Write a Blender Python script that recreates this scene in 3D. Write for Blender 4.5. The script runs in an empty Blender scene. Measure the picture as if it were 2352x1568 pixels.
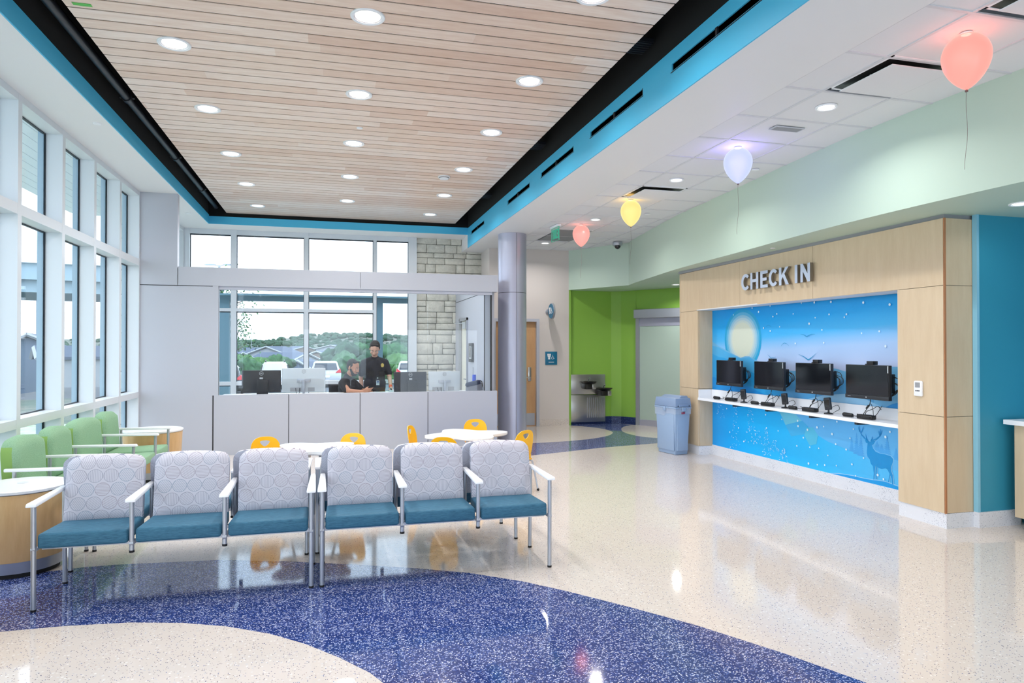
import bpy, bmesh, math, random
from mathutils import Vector, Matrix, Euler
from math import sin, cos, pi, radians as R_

S = bpy.context.scene
COL = S.collection

# ------------------------------------------------------------------ camera
cam_d = bpy.data.cameras.new('camera'); cam = bpy.data.objects.new('camera', cam_d); COL.objects.link(cam)
cam.location = (0, 0, 1.57); cam.rotation_euler = (R_(90.5145), 0, R_(-14.915))
cam_d.sensor_width = 36; cam_d.lens = 1561.92 / 2352 * 36; cam_d.clip_start = .05; cam_d.clip_end = 2000
S.camera = cam
# ------------------------------------------------------------------ world / exposure
S.view_settings.view_transform = 'Standard'; S.view_settings.look = 'None'
S.view_settings.gamma = 1; S.view_settings.use_curve_mapping = False
S.view_settings.exposure = 0.23
SKY = 3.3; LAMP = .36
w = bpy.data.worlds.new('sky'); S.world = w; w.use_nodes = True
nt = w.node_tree; nt.nodes.clear()
wo = nt.nodes.new('ShaderNodeOutputWorld'); bg = nt.nodes.new('ShaderNodeBackground'); bg.inputs[1].default_value = SKY
tc = nt.nodes.new('ShaderNodeTexCoord'); mp = nt.nodes.new('ShaderNodeMapping'); mp.inputs['Scale'].default_value = (1.5, 1.5, 9)
nz = nt.nodes.new('ShaderNodeTexNoise'); nz.inputs['Scale'].default_value = 1.6; nz.inputs['Detail'].default_value = 5
cr = nt.nodes.new('ShaderNodeValToRGB')
cr.color_ramp.elements[0].position = .35; cr.color_ramp.elements[0].color = (.58, .70, .84, 1)
cr.color_ramp.elements[1].position = .62; cr.color_ramp.elements[1].color = (.84, .93, 1.0, 1)
nt.links.new(tc.outputs['Generated'], mp.inputs[0]); nt.links.new(mp.outputs[0], nz.inputs[0]); nt.links.new(nz.outputs[0], cr.inputs[0])
nt.links.new(cr.outputs[0], bg.inputs[0]); nt.links.new(bg.outputs[0], wo.inputs[0])
sun_d = bpy.data.lights.new('overcast_sun', 'SUN'); sun_d.energy = .5; sun_d.angle = R_(25); sun_d.color = (1, .98, .95)
sun = bpy.data.objects.new('overcast_sun', sun_d); sun.rotation_euler = (R_(38), R_(-20), 0); COL.objects.link(sun)

# ------------------------------------------------------------------ materials
MT = {}
def lin(c):
    return tuple((v/255/12.92 if v/255 <= .04045 else ((v/255+.055)/1.055)**2.4) for v in c)
def mat(name, rgb, rough=.5, metal=0, spec=.5, emit=None, es=0, coat=0, alpha=None):
    m = bpy.data.materials.new(name); m.use_nodes = True
    b = m.node_tree.nodes['Principled BSDF']
    c = lin(rgb)
    b.inputs['Base Color'].default_value = (*c, 1); b.inputs['Roughness'].default_value = rough
    b.inputs['Metallic'].default_value = metal; b.inputs['Specular IOR Level'].default_value = spec
    if coat: b.inputs['Coat Weight'].default_value = coat; b.inputs['Coat Roughness'].default_value = .05
    if emit: b.inputs['Emission Color'].default_value = (*lin(emit), 1); b.inputs['Emission Strength'].default_value = es
    MT[name] = m
    return m
class NB:                                   # tiny node helper
    def __init__(s, m): s.m = m; s.t = m.node_tree; s.b = s.t.nodes['Principled BSDF']
    def n(s, typ, **kw):
        x = s.t.nodes.new('ShaderNode'+typ)
        for k, v in kw.items():
            if k.startswith('i_'): x.inputs[int(k[2:])].default_value = v
            else: setattr(x, k, v)
        return x
    def l(s, a, b): s.t.links.new(a, b)
    def math(s, op, a, b=None, c=None):
        x = s.n('Math', operation=op)
        for i, v in enumerate((a, b, c)):
            if v is None: continue
            if isinstance(v, (int, float)): x.inputs[i].default_value = v
            else: s.l(v, x.inputs[i])
        return x.outputs[0]
    def mix(s, f, a, b):
        x = s.n('Mix', data_type='RGBA')
        for i, v in ((0, f), (6, a), (7, b)):
            if isinstance(v, (int, float)): x.inputs[i].default_value = v
            elif isinstance(v, tuple): x.inputs[i].default_value = (*lin(v), 1)
            else: s.l(v, x.inputs[i])
        return x.outputs[2]
    def obj(s, scale=(1, 1, 1)):
        t = s.n('TexCoord'); m = s.n('Mapping'); m.inputs['Scale'].default_value = scale
        s.l(t.outputs['Object'], m.inputs[0]); return m.outputs[0]
    def noise(s, vec, scale, detail=3, rough=.5):
        x = s.n('TexNoise'); x.inputs['Scale'].default_value = scale; x.inputs['Detail'].default_value = detail
        x.inputs['Roughness'].default_value = rough
        s.l(vec, x.inputs[0]); return x.outputs[0]
    def ramp(s, f, stops):
        x = s.n('ValToRGB'); e = x.color_ramp.elements
        while len(e) < len(stops): e.new(.5)
        for k, (p, c) in enumerate(stops): e[k].position = p; e[k].color = (*lin(c), 1)
        s.l(f, x.inputs[0]); return x.outputs[0]
    def base(s, o): s.l(o, s.b.inputs['Base Color'])
    def bump(s, o, st=.2, d=.002):
        x = s.n('Bump'); x.inputs['Strength'].default_value = st; x.inputs['Distance'].default_value = d
        s.l(o, x.inputs['Height']); s.l(x.outputs[0], s.b.inputs['Normal'])

def terrazzo(name, base, chips, rough, dens=70, thr=.30, keep=.35, big=None, spec=.5):
    m = mat(name, base, rough, spec=spec); b = NB(m); v = b.obj()
    warp = b.noise(v, 60, 2)
    vv = b.n('VectorMath', operation='ADD'); sc = b.n('VectorMath', operation='SCALE'); sc.inputs[3].default_value = .006
    b.l(warp, sc.inputs[0]); b.l(v, vv.inputs[0]); b.l(sc.outputs[0], vv.inputs[1])
    cur = base
    for k, (d, th, kp, stops) in enumerate(chips):
        vo = b.n('TexVoronoi'); vo.inputs['Scale'].default_value = d; b.l(vv.outputs[0], vo.inputs[0])
        se = b.n('SeparateColor'); b.l(vo.outputs['Color'], se.inputs[0])
        near = b.math('LESS_THAN', vo.outputs['Distance'], th)
        pick = b.math('LESS_THAN', se.outputs[0], kp)
        f = b.math('MULTIPLY', near, pick)
        col = b.ramp(se.outputs[1], stops)
        cur = b.mix(f, cur, col)
    b.base(cur)
    return m
terrazzo('terrazzo_cream', (219, 209, 201),
         [(55, .34, .45, [(0, (214, 203, 193)), (.5, (236, 231, 226)), (1, (204, 200, 200))]),
          (110, .32, .22, [(0, (70, 76, 110)), (.4, (120, 110, 108)), (.7, (60, 88, 150)), (1, (150, 120, 96))])], .07)
terrazzo('terrazzo_blue', (44, 60, 118),
         [(105, .50, .6, [(0, (32, 48, 100)), (.5, (56, 80, 152)), (1, (86, 108, 172))]),
          (118, .46, .44, [(0, (196, 204, 232)), (.5, (150, 165, 215)), (1, (238, 240, 250))])], .07)
terrazzo('terrazzo_base', (226, 228, 234),
         [(60, .34, .3, [(0, (205, 208, 216)), (1, (240, 240, 244))]),
          (120, .30, .2, [(0, (84, 90, 108)), (.5, (100, 112, 140)), (1, (140, 140, 150))])], .3)
terrazzo('terrazzo_navy', (26, 44, 92), [(85, .34, .4, [(0, (52, 82, 150)), (1, (120, 150, 200))])], .3)

def woodmat(name, c1, c2, grain=(1, 1, 14), rough=.5, boards=None):
    m = mat(name, c1, rough); b = NB(m); v = b.obj(grain)
    n1 = b.noise(v, 3.0, 6, .65)
    col = b.ramp(n1, [(.3, c1), (.7, c2)])
    if boards:
        t = b.n('TexCoord'); sp = b.n('SeparateXYZ'); b.l(t.outputs['Object'], sp.inputs[0])
        pitch, y0, ln = boards
        row = b.math('FLOOR', b.math('DIVIDE', b.math('SUBTRACT', sp.outputs[1], y0), pitch))
        wn = b.n('TexWhiteNoise', noise_dimensions='1D'); b.l(row, wn.inputs['W'])
        xs = b.math('FLOOR', b.math('ADD', b.math('DIVIDE', sp.outputs[0], ln), b.math('MULTIPLY', wn.outputs[0], 7)))
        cid = b.math('ADD', b.math('MULTIPLY', row, 17.31), xs)
        w2 = b.n('TexWhiteNoise', noise_dimensions='1D'); b.l(cid, w2.inputs['W'])
        tone = b.ramp(w2.outputs[0], [(0, (236, 214, 200)), (.3, (246, 230, 218)), (.65, (250, 238, 230)), (1, (255, 247, 242))])
        x = b.n('Mix', data_type='RGBA', blend_type='MULTIPLY'); x.inputs[0].default_value = 1
        b.l(col, x.inputs[6]); b.l(tone, x.inputs[7]); col = x.outputs[2]
    b.base(col); return m
woodmat('plank_wood', (252, 243, 236), (236, 218, 205), (1.2, 9, 9), .28, boards=(.163, 5.4585-.006, 2.3))
woodmat('maple', (216, 195, 164), (207, 184, 151), (5, 5, .8), .45)
woodmat('maple_edge', (190, 130, 88), (176, 118, 78), (5, 5, .8), .5)
woodmat('door_maple', (214, 170, 122), (204, 158, 110), (5, 5, .8), .45)
woodmat('drum_wood', (222, 184, 132), (206, 164, 112), (6, 6, .9), .4)
mat('white_paint', (232, 232, 234), .55); mat('white_frame', (216, 222, 228), .35)
mat('grey_panel', (188, 191, 201), .42); mat('grey_panel_shade', (184, 187, 200), .4)
mat('joint_black', (12, 13, 16), .6); mat('black_plenum', (7, 7, 9), .9); mat('black_pipe', (26, 29, 36), .4, spec=.6)
mat('blue_paint', (76, 190, 232), .5); mat('mint_paint', (192, 213, 197), .55); mat('green_paint', (140, 188, 74), .5)
mat('beige_paint', (216, 208, 203), .6); mat('aqua_paint', (54, 150, 178), .5); mat('aqua_edge', (140, 200, 224), .5)
mat('joint_grey', (104, 100, 98), .7); mat('gasket', (10, 26, 38), .4); mat('ext_frame', (150, 176, 194), .5)
mat('column_metal', (186, 188, 206), .34, .5); mat('steel', (190, 190, 186), .28, .95); mat('steel_dark', (60, 60, 58), .35, .8)
mat('alu', (182, 186, 194), .35, .7); mat('chrome', (210, 214, 220), .15, 1); mat('arm_white', (240, 242, 246), .3)
mat('black_plastic', (14, 15, 18), .35); mat('screen_glass', (7, 9, 16), .08, spec=.7); mat('bezel', (34, 36, 42), .4)
mat('silver_plastic', (196, 202, 206), .35, .2); mat('white_solid', (242, 244, 248), .3); mat('laminate_white', (244, 246, 248), .22)
mat('yellow_plastic', (255, 190, 14), .35); mat('bin_grey', (150, 174, 204), .45); mat('bin_lid', (134, 156, 188), .45)
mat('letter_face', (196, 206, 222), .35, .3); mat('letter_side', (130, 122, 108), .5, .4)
mat('sign_teal', (10, 112, 150), .4); mat('sign_white', (236, 240, 244), .5); mat('lamp_glass', (255, 255, 255), .4, emit=(255, 253, 250), es=3.2)
mat('lamp_reflector', (236, 236, 240), .2, .5); mat('tile_white', (228, 229, 233), .8); mat('tgrid', (214, 215, 220), .6)
mat('grille_grey', (150, 152, 156), .6); mat('exit_green', (60, 170, 140), .4, emit=(60, 170, 140), es=.3)
mat('skin_light', (214, 170, 148), .5); mat('skin_tan', (178, 126, 98), .5); mat('uniform', (22, 24, 36), .8); mat('uniform_dark', (16, 16, 20), .8)
mat('hair_black', (14, 12, 12), .6); mat('lips', (160, 100, 92), .5); mat('eye_white', (225, 225, 225), .4)
mat('badge_gold', (214, 190, 110), .35, .5); mat('card_white', (230, 232, 240), .4); mat('card_ink', (70, 90, 150), .5); mat('watch_band', (230, 90, 50), .5)
mat('car_white', (176, 182, 190), .25, coat=.6); mat('car_black', (20, 22, 26), .25, coat=.6); mat('car_glass', (24, 40, 56), .06); mat('tail_red', (190, 20, 36), .3); mat('tyre', (18, 18, 18), .8)
mat('roof_slate', (62, 76, 98), .8); mat('house_white', (150, 156, 164), .8); mat('house_grey', (92, 108, 128), .8); mat('house_tan', (128, 114, 104), .8)
mat('asphalt', (84, 90, 98), .9); mat('pole_grey', (140, 148, 158), .6); mat('bark', (80, 66, 54), .9)
mat('canopy_teal', (92, 126, 142), .7); mat('canopy_pale', (146, 170, 184), .7); mat('string_brown', (120, 96, 92), .7); mat('canopy_white', (226, 232, 242), .6)
mat('navy_cloth', (24, 34, 66), .8); mat('stripe_cloth', (120, 122, 132), .8); mat('bright_blue', (20, 70, 200), .4); mat('cream_door', (226, 222, 206), .5)
mat('tape_green', (90, 190, 80), .5); mat('red_label', (150, 40, 70), .5); mat('frosted', (176, 196, 184), .45); mat('rubber', (20, 20, 22), .7)
def leafmat(name, a, c):
    m = mat(name, a, .8); b = NB(m); v = b.obj(); b.base(b.ramp(b.noise(v, 2.2, 5, .7), [(.35, a), (.65, c)]))
leafmat('leaf_dark', (18, 50, 38), (44, 84, 58)); leafmat('leaf_mid', (28, 72, 44), (64, 108, 70)); leafmat('leaf_light', (44, 90, 46), (80, 124, 66))
# bin liner
m = mat('bin_liner', (205, 218, 235), .2); m.node_tree.nodes['Principled BSDF'].inputs['Alpha'].default_value = .38
# glass (real pane: fresnel mirror over clear)
def glassmat(name, tint, k=.6):
    m = bpy.data.materials.new(name); m.use_nodes = True; t = m.node_tree; t.nodes.clear()
    o = t.nodes.new('ShaderNodeOutputMaterial'); mx = t.nodes.new('ShaderNodeMixShader')
    tr = t.nodes.new('ShaderNodeBsdfTransparent'); tr.inputs[0].default_value = (*tint, 1)
    gl = t.nodes.new('ShaderNodeBsdfGlossy'); gl.inputs['Roughness'].default_value = .0
    ge = t.nodes.new('ShaderNodeNewGeometry'); dt = t.nodes.new('ShaderNodeVectorMath'); dt.operation = 'DOT_PRODUCT'
    t.links.new(ge.outputs['Incoming'], dt.inputs[0]); t.links.new(ge.outputs['Normal'], dt.inputs[1])
    def mth(op, a, b=None):
        x = t.nodes.new('ShaderNodeMath'); x.operation = op
        for i, v in enumerate((a, b)):
            if isinstance(v, (int, float)): x.inputs[i].default_value = v
            elif v is not None: t.links.new(v, x.inputs[i])
        return x.outputs[0]
    f = mth('MULTIPLY', mth('ADD', mth('MULTIPLY', mth('POWER', mth('SUBTRACT', 1.0, mth('ABSOLUTE', dt.outputs['Value'])), 5.0), .96), .045), k)
    t.links.new(f, mx.inputs[0])
    t.links.new(tr.outputs[0], mx.inputs[1]); t.links.new(gl.outputs[0], mx.inputs[2]); t.links.new(mx.outputs[0], o.inputs[0])
    MT[name] = m
glassmat('window_glass', (.965, .985, 1.0)); glassmat('booth_glass', (.97, .985, .995)); glassmat('acrylic', (.86, .97, .94))

# patterned fabric: circles filled with hatching
def circle_fabric(name, base, dark=False):
    m = mat(name, base, .75, spec=.3); b = NB(m)
    t = b.n('TexCoord'); sp = b.n('SeparateXYZ'); b.l(t.outputs['Object'], sp.inputs[0])
    D = .093
    x = b.math('DIVIDE', b.math('ADD', sp.outputs[0], 5.0), D); z = b.math('DIVIDE', b.math('ADD', sp.outputs[2], .01), D*.93)
    row = b.math('FLOOR', z)
    xo = b.math('ADD', x, b.math('MULTIPLY', b.math('FLOORED_MODULO', row, 2.0), .5))
    cx = b.math('FLOOR', xo)
    u = b.math('SUBTRACT', b.math('SUBTRACT', xo, cx), .5); v = b.math('MULTIPLY', b.math('SUBTRACT', b.math('SUBTRACT', z, row), .5), .98)
    r = b.math('SQRT', b.math('ADD', b.math('MULTIPLY', u, u), b.math('MULTIPLY', v, v)))
    inside = b.math('LESS_THAN', r, .485); ring = b.math('MULTIPLY', inside, b.math('GREATER_THAN', r, .462))
    cv = b.n('CombineXYZ'); b.l(cx, cv.inputs[0]); b.l(row, cv.inputs[1])
    wn = b.n('TexWhiteNoise', noise_dimensions='2D'); b.l(cv.outputs[0], wn.inputs[0])
    ang = b.math('MULTIPLY', b.math('FLOOR', b.math('MULTIPLY', wn.outputs[0], 6)), pi/6)
    p = b.math('ADD', b.math('MULTIPLY', u, b.math('COSINE', ang)), b.math('MULTIPLY', v, b.math('SINE', ang)))
    line = b.math('LESS_THAN', b.math('FRACT', b.math('MULTIPLY', p, 9.5)), .17)
    mask = b.math('MAXIMUM', b.math('MULTIPLY', line, inside), ring)
    k = b.ramp(wn.outputs[0], [(0, (138, 142, 160)), (.5, (150, 134, 146)), (1, (122, 144, 166))])
    if dark: k = b.mix(.45, k, base)
    b.base(b.mix(mask, base, k))
circle_fabric('circle_fabric', (206, 204, 214))
circle_fabric('circle_fabric_side', (196, 200, 214), True)
m = mat('teal_fabric', (46, 102, 132), .6, spec=.35); b = NB(m); v = b.obj((5, 30, 60)); b.base(b.ramp(b.noise(v, 5, 4, .7), [(.3, (36, 86, 114)), (.7, (70, 124, 150))]))
m = mat('green_fabric', (124, 172, 128), .8, spec=.3); b = NB(m); v = b.obj(); b.base(b.ramp(b.noise(v, 180, 2), [(.3, (128, 168, 134)), (.7, (152, 190, 156))]))
m = mat('green_fabric_side', (136, 174, 96), .8, spec=.3)
m = mat('stone_block', (214, 214, 204), .85); b = NB(m); v = b.obj(); nn = b.noise(v, 9, 6, .65); b.base(b.ramp(nn, [(.25, (196, 196, 186)), (.7, (228, 226, 214))])); b.bump(nn, .9, .03)
mat('stone_joint', (150, 150, 146), .9)
m = mat('land', (110, 150, 110), .95); b = NB(m); v = b.obj((1, .45, 1)); n1 = b.noise(v, .22, 10, .8); b.base(b.ramp(n1, [(.3, (30, 60, 48)), (.45, (62, 84, 72)), (.52, (104, 102, 92)), (.6, (80, 92, 84)), (.75, (40, 66, 56))]))
m = mat('grass', (120, 170, 96), .95); b = NB(m); v = b.obj(); b.base(b.ramp(b.noise(v, 1.3, 6, .7), [(.35, (120, 150, 110)), (.5, (160, 170, 150)), (.62, (176, 180, 184))]))

# ------------------------------------------------------------------ mesh builder
class MB:
    def __init__(s, M=None): s.bm = bmesh.new(); s.mi = 0; s.M = M or Matrix()
    def vt(s, p): return s.bm.verts.new(s.M @ Vector(p))
    def f(s, vs, m=None):
        try: fc = s.bm.faces.new(vs)
        except ValueError: return None
        fc.material_index = s.mi if m is None else m; return fc
    def hexa(s, p, m=None, bev=0, seg=2):
        v = [s.vt(q) for q in p]
        fs = [s.f([v[i] for i in q], m) for q in ((3, 2, 1, 0), (4, 5, 6, 7), (0, 1, 5, 4), (1, 2, 6, 5), (2, 3, 7, 6), (3, 0, 4, 7))]
        if bev:
            ed = set(e for f in fs for e in f.edges)
            r = bmesh.ops.bevel(s.bm, geom=list(ed), offset=bev, segments=seg, profile=.5, affect='EDGES', clamp_overlap=True)
            for f in r['faces']: f.material_index = s.mi if m is None else m
        return s
    def box(s, x0, x1, y0, y1, z0, z1, m=None, bev=0, seg=2):
        return s.hexa([(x0, y0, z0), (x1, y0, z0), (x1, y1, z0), (x0, y1, z0), (x0, y0, z1), (x1, y0, z1), (x1, y1, z1), (x0, y1, z1)], m, bev, seg)
    def wall(s, A, B, z0, z1, t, m=None, bev=0):       # thickness t towards the right of A->B
        dx, dy = B[0]-A[0], B[1]-A[1]; L = math.hypot(dx, dy); nx, ny = dy/L*t, -dx/L*t
        q = [A, B, (B[0]+nx, B[1]+ny), (A[0]+nx, A[1]+ny)]
        if t > 0: q = q[::-1]
        return s.hexa([(a, b_, z0) for a, b_ in q]+[(a, b_, z1) for a, b_ in q], m, bev)
    def tube(s, pts, r, seg=8, m=None, caps=True):
        pts = [Vector(p) for p in pts]; n = len(pts)
        rr = r if isinstance(r, (list, tuple)) else [r]*n
        rings = []; up = None
        for i, p in enumerate(pts):
            t = (pts[min(i+1, n-1)]-pts[max(i-1, 0)]).normalized()
            if up is None: up = Vector((0, 0, 1)) if abs(t.z) < .9 else Vector((1, 0, 0))
            a = t.cross(up)
            if a.length < 1e-4: a = t.cross(Vector((0, 1, 0)))
            a.normalize(); b_ = t.cross(a).normalized(); up = -b_ if b_.dot(up) < 0 else b_
            rings.append([s.vt(p+a*(cos(2*pi*k/seg)*rr[i])+b_*(sin(2*pi*k/seg)*rr[i])) for k in range(seg)])
        for i in range(n-1):
            for k in range(seg):
                s.f([rings[i][k], rings[i+1][k], rings[i+1][(k+1) % seg], rings[i][(k+1) % seg]], m)
        if caps: s.f(rings[0], m); s.f(rings[-1][::-1], m)
        return s
    def cyl(s, p0, p1, r0, r1=None, seg=24, m=None): return s.tube([p0, p1], [r0, r0 if r1 is None else r1], seg, m)
    def lathe(s, prof, c=(0, 0, 0), seg=32, m=None, axis='Z', cap=True, sx=1, sy=1):
        rings = []
        for r, z in prof:
            ring = []
            for k in range(seg):
                a = 2*pi*k/seg; x, y = r*cos(a)*sx, r*sin(a)*sy
                q = {'Z': (x, y, z), 'Y': (x, z, y), 'X': (z, x, y)}[axis]
                ring.append(s.vt((c[0]+q[0], c[1]+q[1], c[2]+q[2])))
            rings.append(ring)
        for i in range(len(rings)-1):
            for k in range(seg): s.f([rings[i][k], rings[i][(k+1) % seg], rings[i+1][(k+1) % seg], rings[i+1][k]], m)
        if cap: s.f(rings[0][::-1], m); s.f(rings[-1], m)
        return s
    def prism(s, poly, fn, d0, d1, m=None, mside=None):   # poly in 2D, fn(a,b,depth)->3D
        a = [s.vt(fn(x, y, d0)) for x, y in poly]; c = [s.vt(fn(x, y, d1)) for x, y in poly]; n = len(poly)
        s.f(a, m); s.f(c[::-1], m)
        for i in range(n): s.f([a[i], c[i], c[(i+1) % n], a[(i+1) % n]], m if mside is None else mside)
        return s
    def ell(s, c, r, rot=None, m=None, seg=20, rings=12):
        q = Matrix.Translation(Vector(c)) @ (rot.to_matrix().to_4x4() if rot else Matrix()) @ Matrix.Diagonal((*r, 1))
        rs = []
        for i in range(1, rings):
            th = pi*i/rings
            rs.append([s.vt(q @ Vector((sin(th)*cos(2*pi*k/seg), sin(th)*sin(2*pi*k/seg), cos(th)))) for k in range(seg)])
        t = s.vt(q @ Vector((0, 0, 1))); b_ = s.vt(q @ Vector((0, 0, -1)))
        for k in range(seg):
            s.f([t, rs[0][k], rs[0][(k+1) % seg]], m); s.f([b_, rs[-1][(k+1) % seg], rs[-1][k]], m)
            for i in range(len(rs)-1): s.f([rs[i][k], rs[i+1][k], rs[i+1][(k+1) % seg], rs[i][(k+1) % seg]], m)
        return s
    def cap(s, p0, p1, r0, r1, seg=14, m=None):           # tapered capsule
        p0, p1 = Vector(p0), Vector(p1); t = (p1-p0).normalized(); P = []; Rr = []
        for k in range(1, 6): a = pi/2*k/5; P.append(p0-t*r0*cos(a)); Rr.append(r0*sin(a))
        for k in range(4, 0, -1): a = pi/2*k/5; P.append(p1+t*r1*cos(a)); Rr.append(r1*sin(a))
        P.insert(5, p1); Rr.insert(5, r1)
        return s.tube(P, Rr, seg, m)
    def build(s, name, mats, parent=None, smooth=35, loc=None):
        bmesh.ops.recalc_face_normals(s.bm, faces=s.bm.faces)
        me = bpy.data.meshes.new(name); s.bm.to_mesh(me); s.bm.free()
        if not isinstance(mats, (list, tuple)): mats = [mats]
        for q in mats: me.materials.append(MT[q])
        if smooth:
            me.polygons.foreach_set('use_smooth', [True]*len(me.polygons)); me.set_sharp_from_angle(angle=R_(smooth))
        o = bpy.data.objects.new(name, me); COL.objects.link(o)
        if parent: o.parent = parent
        if loc: o.location = loc
        return o
def tag(o, label=None, cat=None, group=None, kind=None):
    for k, v in (('label', label), ('category', cat), ('group', group), ('kind', kind)):
        if v: o[k] = v
    return o
def thing(name, label, cat, loc=(0, 0, 0), rz=0, group=None):
    o = bpy.data.objects.new(name, None); COL.objects.link(o); o.location = loc; o.rotation_euler = (0, 0, rz); o.empty_display_size = .1
    return tag(o, label, cat, group)
def struct(o, label=None, cat=None): return tag(o, label, cat, None, 'structure')
def dup(root, loc, rz=0, label=None, group=None):
    r = root.copy(); COL.objects.link(r); r.location = loc; r.rotation_euler = (0, 0, rz)
    if label: r['label'] = label
    if group: r['group'] = group
    for ch in [c for c in root.children]:
        c = ch.copy(); COL.objects.link(c); c.parent = r
        for g in ch.children:
            d = g.copy(); COL.objects.link(d); d.parent = c
    return r

# ================================================================== SETTING
XL, ZS, YD, XB, XR, ZB, XS, ZW = -2.624, 3.782, 10.674, -2.108, 2.588, 3.525, 3.29, 3.988
YT = 13.1; YN = -3.0
# floor ------------------------------------------------------------
fl = MB(); fl.box(-2.9, 9.0, YN, 14.2, -.12, 0)
floor = struct(fl.build('floor', 'terrazzo_cream', smooth=0), 'polished cream terrazzo floor with speckled chips', 'floor')
near_top = [(-2.75, 5.12), (-2.35, 5.30), (-2.164, 5.36), (-1.944, 5.45), (-1.685, 5.502), (-1.45, 5.50), (-1.253, 5.478), (-.806, 5.43), (-.342, 5.28), (.186, 5.055), (.602, 4.86), (.941, 4.664), (1.247, 4.409), (1.469, 4.164), (1.757, 3.798), (2.001, 3.46), (2.251, 3.03), (2.427, 2.664), (2.6, 2.1), (2.72, 1.2), (2.75, 0), (2.6, -2)]
near_bot = [(-2.75, 4.30), (-2.2, 4.36), (-1.762, 4.375), (-1.445, 4.371), (-1.102, 4.33), (-.812, 4.247), (-.565, 4.131), (-.32, 3.963), (-.13, 3.782), (.046, 3.567), (.187, 3.363), (.30, 3.12), (.42, 2.7), (.5, 2.0), (.5, 1), (.4, -2)]
far_poly = [(1.2, 9.05), (2.0, 9.25), (2.8, 9.503), (3.432, 9.72), (4.094, 9.96), (4.59, 10.073), (5.235, 10.21), (6.6, 10.38), (6.6, 10.62), (5.9, 10.66), (5.512, 10.75), (5.33, 10.92), (5.255, 11.15), (5.235, 11.5), (5.27, 11.76), (5.36, 12.02), (5.47, 12.26), (5.607, 12.468), (5.72, 12.6), (5.9, 12.72), (5.76, 12.98), (5.6, 13.08), (4.66, 13.08), (4.66, 12.95), (4.86, 12.78), (5.034, 12.469), (5.10, 12.2), (5.11, 11.95), (5.06, 11.72), (4.97, 11.54), (4.84, 11.35), (4.69, 11.208), (4.48, 11.05), (4.247, 10.93), (3.857, 10.80), (3.156, 10.71), (2.4, 10.62), (1.2, 10.5)]
def xyf(a, b_, d): return (a, b_, d)
for poly in (near_top+near_bot[::-1], far_poly):
    i_ = MB(); i_.prism(poly, xyf, .0, .0012); o = i_.build('terrazzo_band', 'terrazzo_blue', floor, 0)
    o['label'] = 'blue speckled terrazzo band'

# ceilings ---------------------------------------------------------
c = MB()
c.box(XL-.2, XB-.012, YN, 13.85, ZS, ZS+.12)                       # soffit along the windows
c.box(XB-.012, XR+.012, YT+.012, 13.85, ZS, ZS+.12)                # far soffit
c.box(XR+.0, XR+.05, YT+.012, 13.9, ZB+.001, ZS+.1)
c.box(XR+.012, XS, YN, 13.9, ZB, ZB+.12)                           # bulkhead over the lobby side
ceiling = struct(c.build('ceiling', 'white_paint', smooth=0), 'white soffit framing the planked tray ceiling', 'ceiling')
c = MB()                                                          # black plenum above the tray
c.box(XB-.2, XR+.2, YN, YT+.2, 4.62, 4.66)
c.box(XB-.06, XB-.012, YN, YT+.06, 3.90, 4.62); c.box(XB-.012, XR+.012, YT+.012, YT+.06, 3.90, 4.62); c.box(XR+.012, XR+.06, YN, YT+.06, 3.55, 4.62)
c.box(XR+.06, XR+.4, YN, YT, 3.64, 3.66)
c.build('plenum', 'black_plenum', ceiling, 0)
c = MB()                                                          # blue faces of the tray
c.box(XB-.012, XB, YN, YT+.012, ZS, 3.945); c.box(XB, XR, YT, YT+.012, ZS, 3.92)
SL0, SL1 = 3.742, 3.80
slots = [(3.55, 4.83), (5.35, 6.57), (7.08, 8.28), (8.80, 9.98), (11.62, 12.75)]
c.box(XR, XR+.012, YN, YT, ZB, SL0); c.box(XR, XR+.012, YN, YT, SL1, 3.91)
y = YN
for a, b_ in slots: c.box(XR, XR+.012, y, a, SL0, SL1); y = b_
c.box(XR, XR+.012, y, YT, SL0, SL1)
bf = c.build('tray_side', 'blue_paint', ceiling, 0); bf['label'] = 'bright blue side of the tray'
for a, b_ in slots:
    v = MB(); v.box(XR+.012, XR+.03, a-.02, b_+.02, SL0-.02, SL1+.02, 1); mid = (a+b_)/2; v.box(XR-.002, XR+.012, mid-.012, mid+.012, SL0, SL1, 0)
    v.box(XR-.004, XR, a-.012, b_+.012, SL0-.012, SL0-.006, 0)
    v.box(XR-.002, XR+.013, a-.006, a+.004, SL0, SL1, 0)
    v.build('air_slot', ['bezel', 'black_plenum'], ceiling, 0)
c = MB(); y = 5.4585; k = -40
for k in range(-52, 48):
    y0 = 5.4585+.163*k
    if y0 < YN or y0+.163 > 13.16: continue
    c.box(-1.816, 2.338, y0+.005, y0+.163-.013, ZW, ZW+.006)
c.build('wood_planks', 'plank_wood', ceiling, 0)['label'] = 'pale maple linear planks with dark gaps'
c = MB()
c.box(-1.81, 2.33, YN, 13.12, ZW+.0062, ZW+.03)
c.build('gap_backing', 'black_plenum', ceiling, 0)  # added black sheet over the planks, stands in for the gaps' darkness
# hangers in the black gap
for y in (5.2, 8.1, 11.0):
    c = MB(); c.tube([(2.36, y, ZW+.07), (2.46, y+.02, ZW+.1), (2.5, y+.02, 4.6)], .006, 6)
    c.box(2.34, 2.56, y-.12, y+.12, ZW+.09, ZW+.12)
    for q in range(6): c.box(2.34, 2.56, y-.11+q*.04, y-.1+q*.04, ZW+.08, ZW+.09)
    c.build('duct_grille', 'black_pipe', ceiling, 0)
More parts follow.
